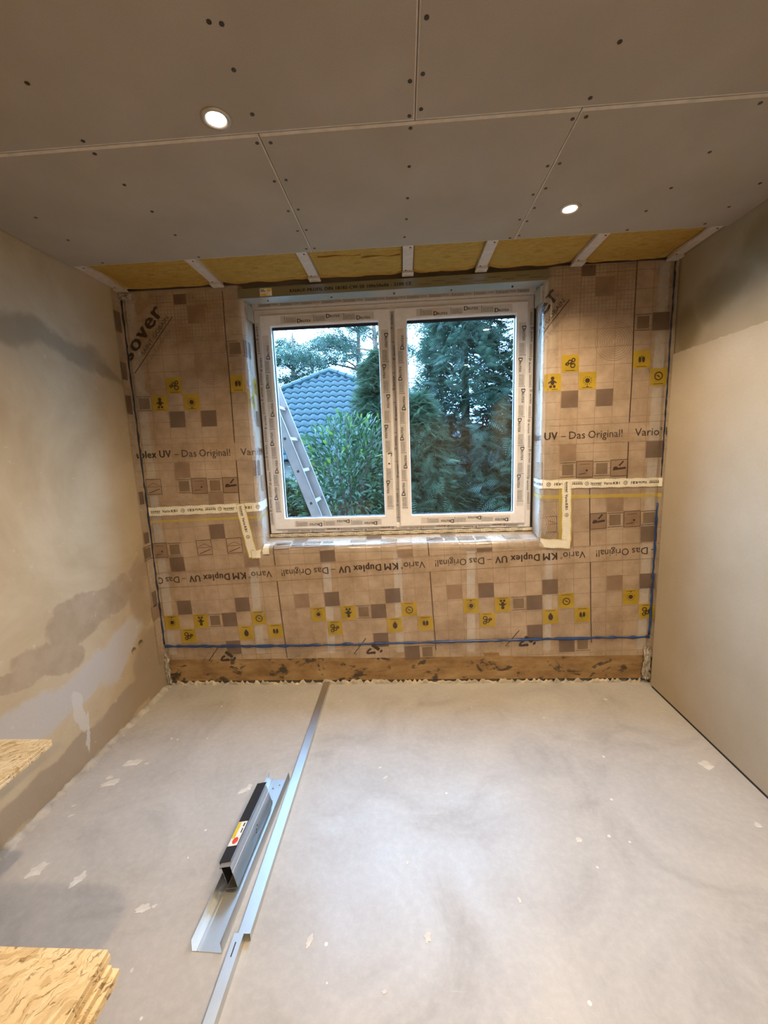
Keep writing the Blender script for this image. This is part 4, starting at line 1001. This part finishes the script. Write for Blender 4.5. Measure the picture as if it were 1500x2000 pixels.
# broad-leaved laurel
def laurel(x, y, z0, h, r, n, label, seed):
    rg = np.random.default_rng(seed); t = thing('laurel_shrub', (x, y, -.3), label, 'shrub')
    mb = MB(); ends = []
    for k in range(16):
        a = k*2.39; q = r*(.35+.5*rg.random()); top = z0+h*(.65+.35*rg.random())
        mb.tube([(x, y, -.3), (x+q*.4*math.cos(a), y+q*.4*math.sin(a), top*.5), (x+q*math.cos(a), y+q*math.sin(a), top)], [.02, .012, .004], 5)
    mb.build('stems', MT['bark'], t)
    def leafset(nm, n, mat, lo, hi, zr, big):
        u = unit(rg.normal(0, 1, (n, 3))); rad = rg.random(n)**.35
        C0 = np.stack([x+u[:, 0]*r*rad, y+u[:, 1]*r*rad, z0+h*.5+u[:, 2]*h*.5*rad], 1)
        if zr is not None:
            u[:, 2] = np.abs(u[:, 2])*.8+.25; u = unit(u); rad = rg.uniform(.93, 1.06, n)
            C0 = np.stack([x+u[:, 0]*r*rad, y+u[:, 1]*r*rad, z0+h*.5+u[:, 2]*h*.5*rad], 1)
        D = unit(u+rg.normal(0, .5, (n, 3))+np.array([0, 0, .35])); Wd = unit(np.cross(D, rg.normal(0, 1, (n, 3)))); L = rg.uniform(lo, hi, n)
        up = np.cross(D, Wd); p0 = C0; m1 = C0+D*(L*.35)[:, None]; m2 = C0+D*(L*.7)[:, None]-np.array([0, 0, 1.])*(L*.05)[:, None]; p1 = C0+D*L[:, None]-np.array([0, 0, 1.])*(L*.18)[:, None]
        w1 = Wd*(L*big)[:, None]; w2 = Wd*(L*big*.8)[:, None]; nb = up*(L*.03)[:, None]
        V = np.stack([p0, m1-w1+nb, m1, m1+w1+nb, m2-w2+nb, m2, m2+w2+nb, p1], 1).reshape(-1, 3)
        b0 = np.arange(n)[:, None]*8; Fq = np.concatenate([b0+np.array([q]) for q in ((0, 2, 1, 1), (0, 3, 2, 2), (1, 2, 5, 4), (2, 3, 6, 5), (4, 5, 7, 7), (5, 6, 7, 7))])
        rn = np.repeat(rg.random(n), 8); tv = np.tile([0, .3, .2, .3, .7, .6, .7, 1.], n)
        # triangles only, to keep faces valid
        T = np.concatenate([b0+np.array([q]) for q in ((0, 2, 1), (0, 3, 2), (1, 2, 5), (1, 5, 4), (2, 3, 6), (2, 6, 5), (4, 5, 7), (5, 6, 7))])
        fast(nm, V, T, mat, t, False, np.stack([rn, tv], 1))
    leafset('leaves', n, MT['lau'], .08, .14, None, .12); leafset('young_shoots', n//36, MT['you'], .07, .12, .80, .15)
    return t
laurel(.92, 3.0, .0, 2.02, .80, 4600, 'leafy green laurel with pale young shoots in the left pane', 11)
laurel(-.25, 2.9, -.1, 1.35, .75, 2600, 'low leafy laurel behind the ladder', 12)
# neighbouring house: hipped roof of single tiles
t = thing('neighbour_house', (-1.24, 14.4, -.3), 'neighbouring house with a blue-grey tiled hipped roof', 'house')
AX, AY, AZ = -1.24, 14.5, 4.72; SL = .44; PITCH_R = math.radians(43)
down = Vector((0, -math.cos(PITCH_R), -math.sin(PITCH_R))); nrm = Vector((0, -math.sin(PITCH_R), math.cos(PITCH_R)))
EXP, TW = .335, .30; NR = 15
deck = Vector((AX, AY, AZ))
hw = NR*EXP*math.sin(PITCH_R)/SL; bz = AZ-NR*EXP*math.sin(PITCH_R); by = AY-NR*EXP*math.cos(PITCH_R)
V = [(AX, AY, AZ-.05), (AX-hw, by, bz-.05), (AX+hw, by, bz-.05), (AX-hw, AY+9, bz-.05), (AX+hw, AY+9, bz-.05), (AX, AY+6, AZ-.05)]
rf = obj('roof', V, [(0, 1, 2), (0, 5, 3, 1), (0, 2, 4, 5), (5, 4, 3), (1, 3, 4, 2)], MT['tile'], t, origin=(AX, AY, AZ))
MB().box(AX-hw+.5, AX+hw-.5, by+.5, AY+8.5, -.3, bz-.05).build('wall', MT['render'], t)
NX = 8; tm = None; cnt = 0
def tile_mesh():
    V = []; F = []
    for q, (yv, zl) in enumerate(((-.02, .0), (EXP+.04, .055))):
        for i in range(NX+1):
            s_ = i/NX; zz = .038*math.sin(2*PI*s_*1.0-.6)
            p = Vector((TW*(s_-.5)*1.06, 0, 0))+down*yv+nrm*(zl+zz+.02); V.append(p)
    for i in range(NX+1): V.append(V[NX+1+i]-nrm*.05)
    for i in range(NX): F += [(i, NX+1+i, NX+2+i, i+1), (NX+1+i, 2*NX+2+i, 2*NX+3+i, NX+2+i)]
    return V, F
TV, TF = tile_mesh()
for k in range(NR):
    half = (k+.75)*EXP*math.sin(PITCH_R)/SL; nn = int(half/TW)
    for j in range(-nn, nn+1):
        x = AX+j*TW+(.0 if k % 2 == 0 else .0); 
        if x < AX-2.6 or x > AX+3.0: continue
        p = deck+down*(k*EXP)+Vector((x-AX, 0, 0))
        if tm is None:
            q = obj('roof_tile', [tuple(Vector(v)+p) for v in TV], TF, MT['tile'], rf, True, origin=p); tm = q.data
        else:
            q = bpy.data.objects.new('roof_tile', tm); q.location = p-wo(rf); put(q, rf)
        cnt += 1
for s_ in (-1, 1):
    e = Vector((s_*hw, by-AY, bz-AZ)); n = int(e.length/.40)
    for k in range(min(n, 12)):
        a = deck+e*(k/n)+nrm*.06; b_ = deck+e*((k+1.1)/n)+nrm*.075
        MB().tube([a, b_], [.10, .115], 8).build('ridge_tile', MT['tile'], rf)
# distant pines
def pine(x, y, h, lean, clumps, label, seed, mat='pine'):
    rg = np.random.default_rng(seed); t = thing('pine_tree', (x, y, -.3), label, 'tree', 'far pines')
    mb = MB(); mb.tube([(x, y, -.3), (x+lean*.3, y, h*.4), (x+lean*.7, y, h*.7), (x+lean, y, h)], [.26, .20, .15, .05], 8); mb.build('trunk', MT['barkp'], t)
    CC = []; mb = MB()
    for (cx, cz, rx, rz, n) in clumps:
        cy = y+rg.uniform(-1.2, 1.2); u = unit(rg.normal(0, 1, (n, 3)))*(rg.random((n, 1))**.45)
        CC.append(np.array([cx, cy, cz])+u*np.array([rx, min(rx, 1.5), rz]))
        fz = min(1, max(.3, (cz-.4)/h)); mb.tube([(x+lean*fz, y, cz-.5), ((x+lean*fz+cx)/2, (y+cy)/2, cz-.2), (cx, cy, cz)], [.09, .06, .02], 5)
    mb.build('branches', MT['barkp'], t)
    C0 = np.concatenate(CC); n = len(C0); D = unit(rg.normal(0, 1, (n, 3))+np.array([0, 0, .5])); Wd = unit(np.cross(D, rg.normal(0, 1, (n, 3))))
    leaves('needles', C0, D, Wd, rg.uniform(.30, .60, n), MT[mat], t, 4, .10, .0)
pine(.35, 25, 12.0, -.5, [(-1.1, 9.6, 1.3, .5, 160), (-.6, 8.9, 1.0, .35, 100), (.9, 8.6, .9, .5, 110), (1.4, 7.5, 1.0, .6, 120), (.2, 7.6, .7, .3, 60), (-1.9, 8.3, .9, .35, 90), (1.0, 10.2, 1.2, .6, 120), (1.0, 6.4, .9, .7, 130), (-.2, 6.6, 1.1, .6, 200), (1.6, 9.3, 1.0, .6, 150), (-.4, 10.4, 1.0, .5, 120)], 'slim pine with a bare curved trunk beyond the roof', 21)
pine(-1.5, 27, 11.5, .3, [(-2.6, 10.1, 1.3, .45, 140), (-2.7, 9.0, 1.6, .5, 260), (-3.4, 8.5, 1.5, .4, 200), (-1.2, 9.6, .9, .4, 80), (-1.6, 8.4, 1.2, .45, 140), (-2.2, 7.6, 1.6, .4, 240), (-3.2, 9.4, 1.5, .5, 260), (-3.9, 7.6, 1.4, .5, 240), (-1.0, 7.2, 1.3, .5, 220), (-4.3, 9.0, 1.0, .4, 120)], 'spreading pine behind the roof ridge', 22)
pine(-6.0, 26, 9.5, .4, [(-6.2, 8.8, 1.0, .5, 200), (-5.0, 8.3, .9, .6, 180), (-5.6, 7.6, 1.5, .7, 380), (-4.4, 7.2, 1.3, .5, 220), (-6.6, 7.6, 1.2, .7, 240), (-4.0, 6.7, 1.2, .4, 170), (-7.6, 8.2, 1.2, .8, 200), (-5.3, 6.6, 1.4, .6, 260), (-6.4, 6.4, 1.5, .7, 260)], 'dense dark tree left of the neighbouring roof', 23)
pine(3.2, 20, 9.8, .2, [(2.2, 8.2, 1.2, .5, 150), (3.4, 7.2, 1.2, .6, 160), (4.4, 8.4, 1.2, .5, 150), (2.4, 6.4, 1.0, .6, 130), (4.0, 6.0, 1.2, .6, 150), (5.4, 7.2, 1.2, .6, 150)], 'pine glimpsed through gaps in the right conifers', 24)
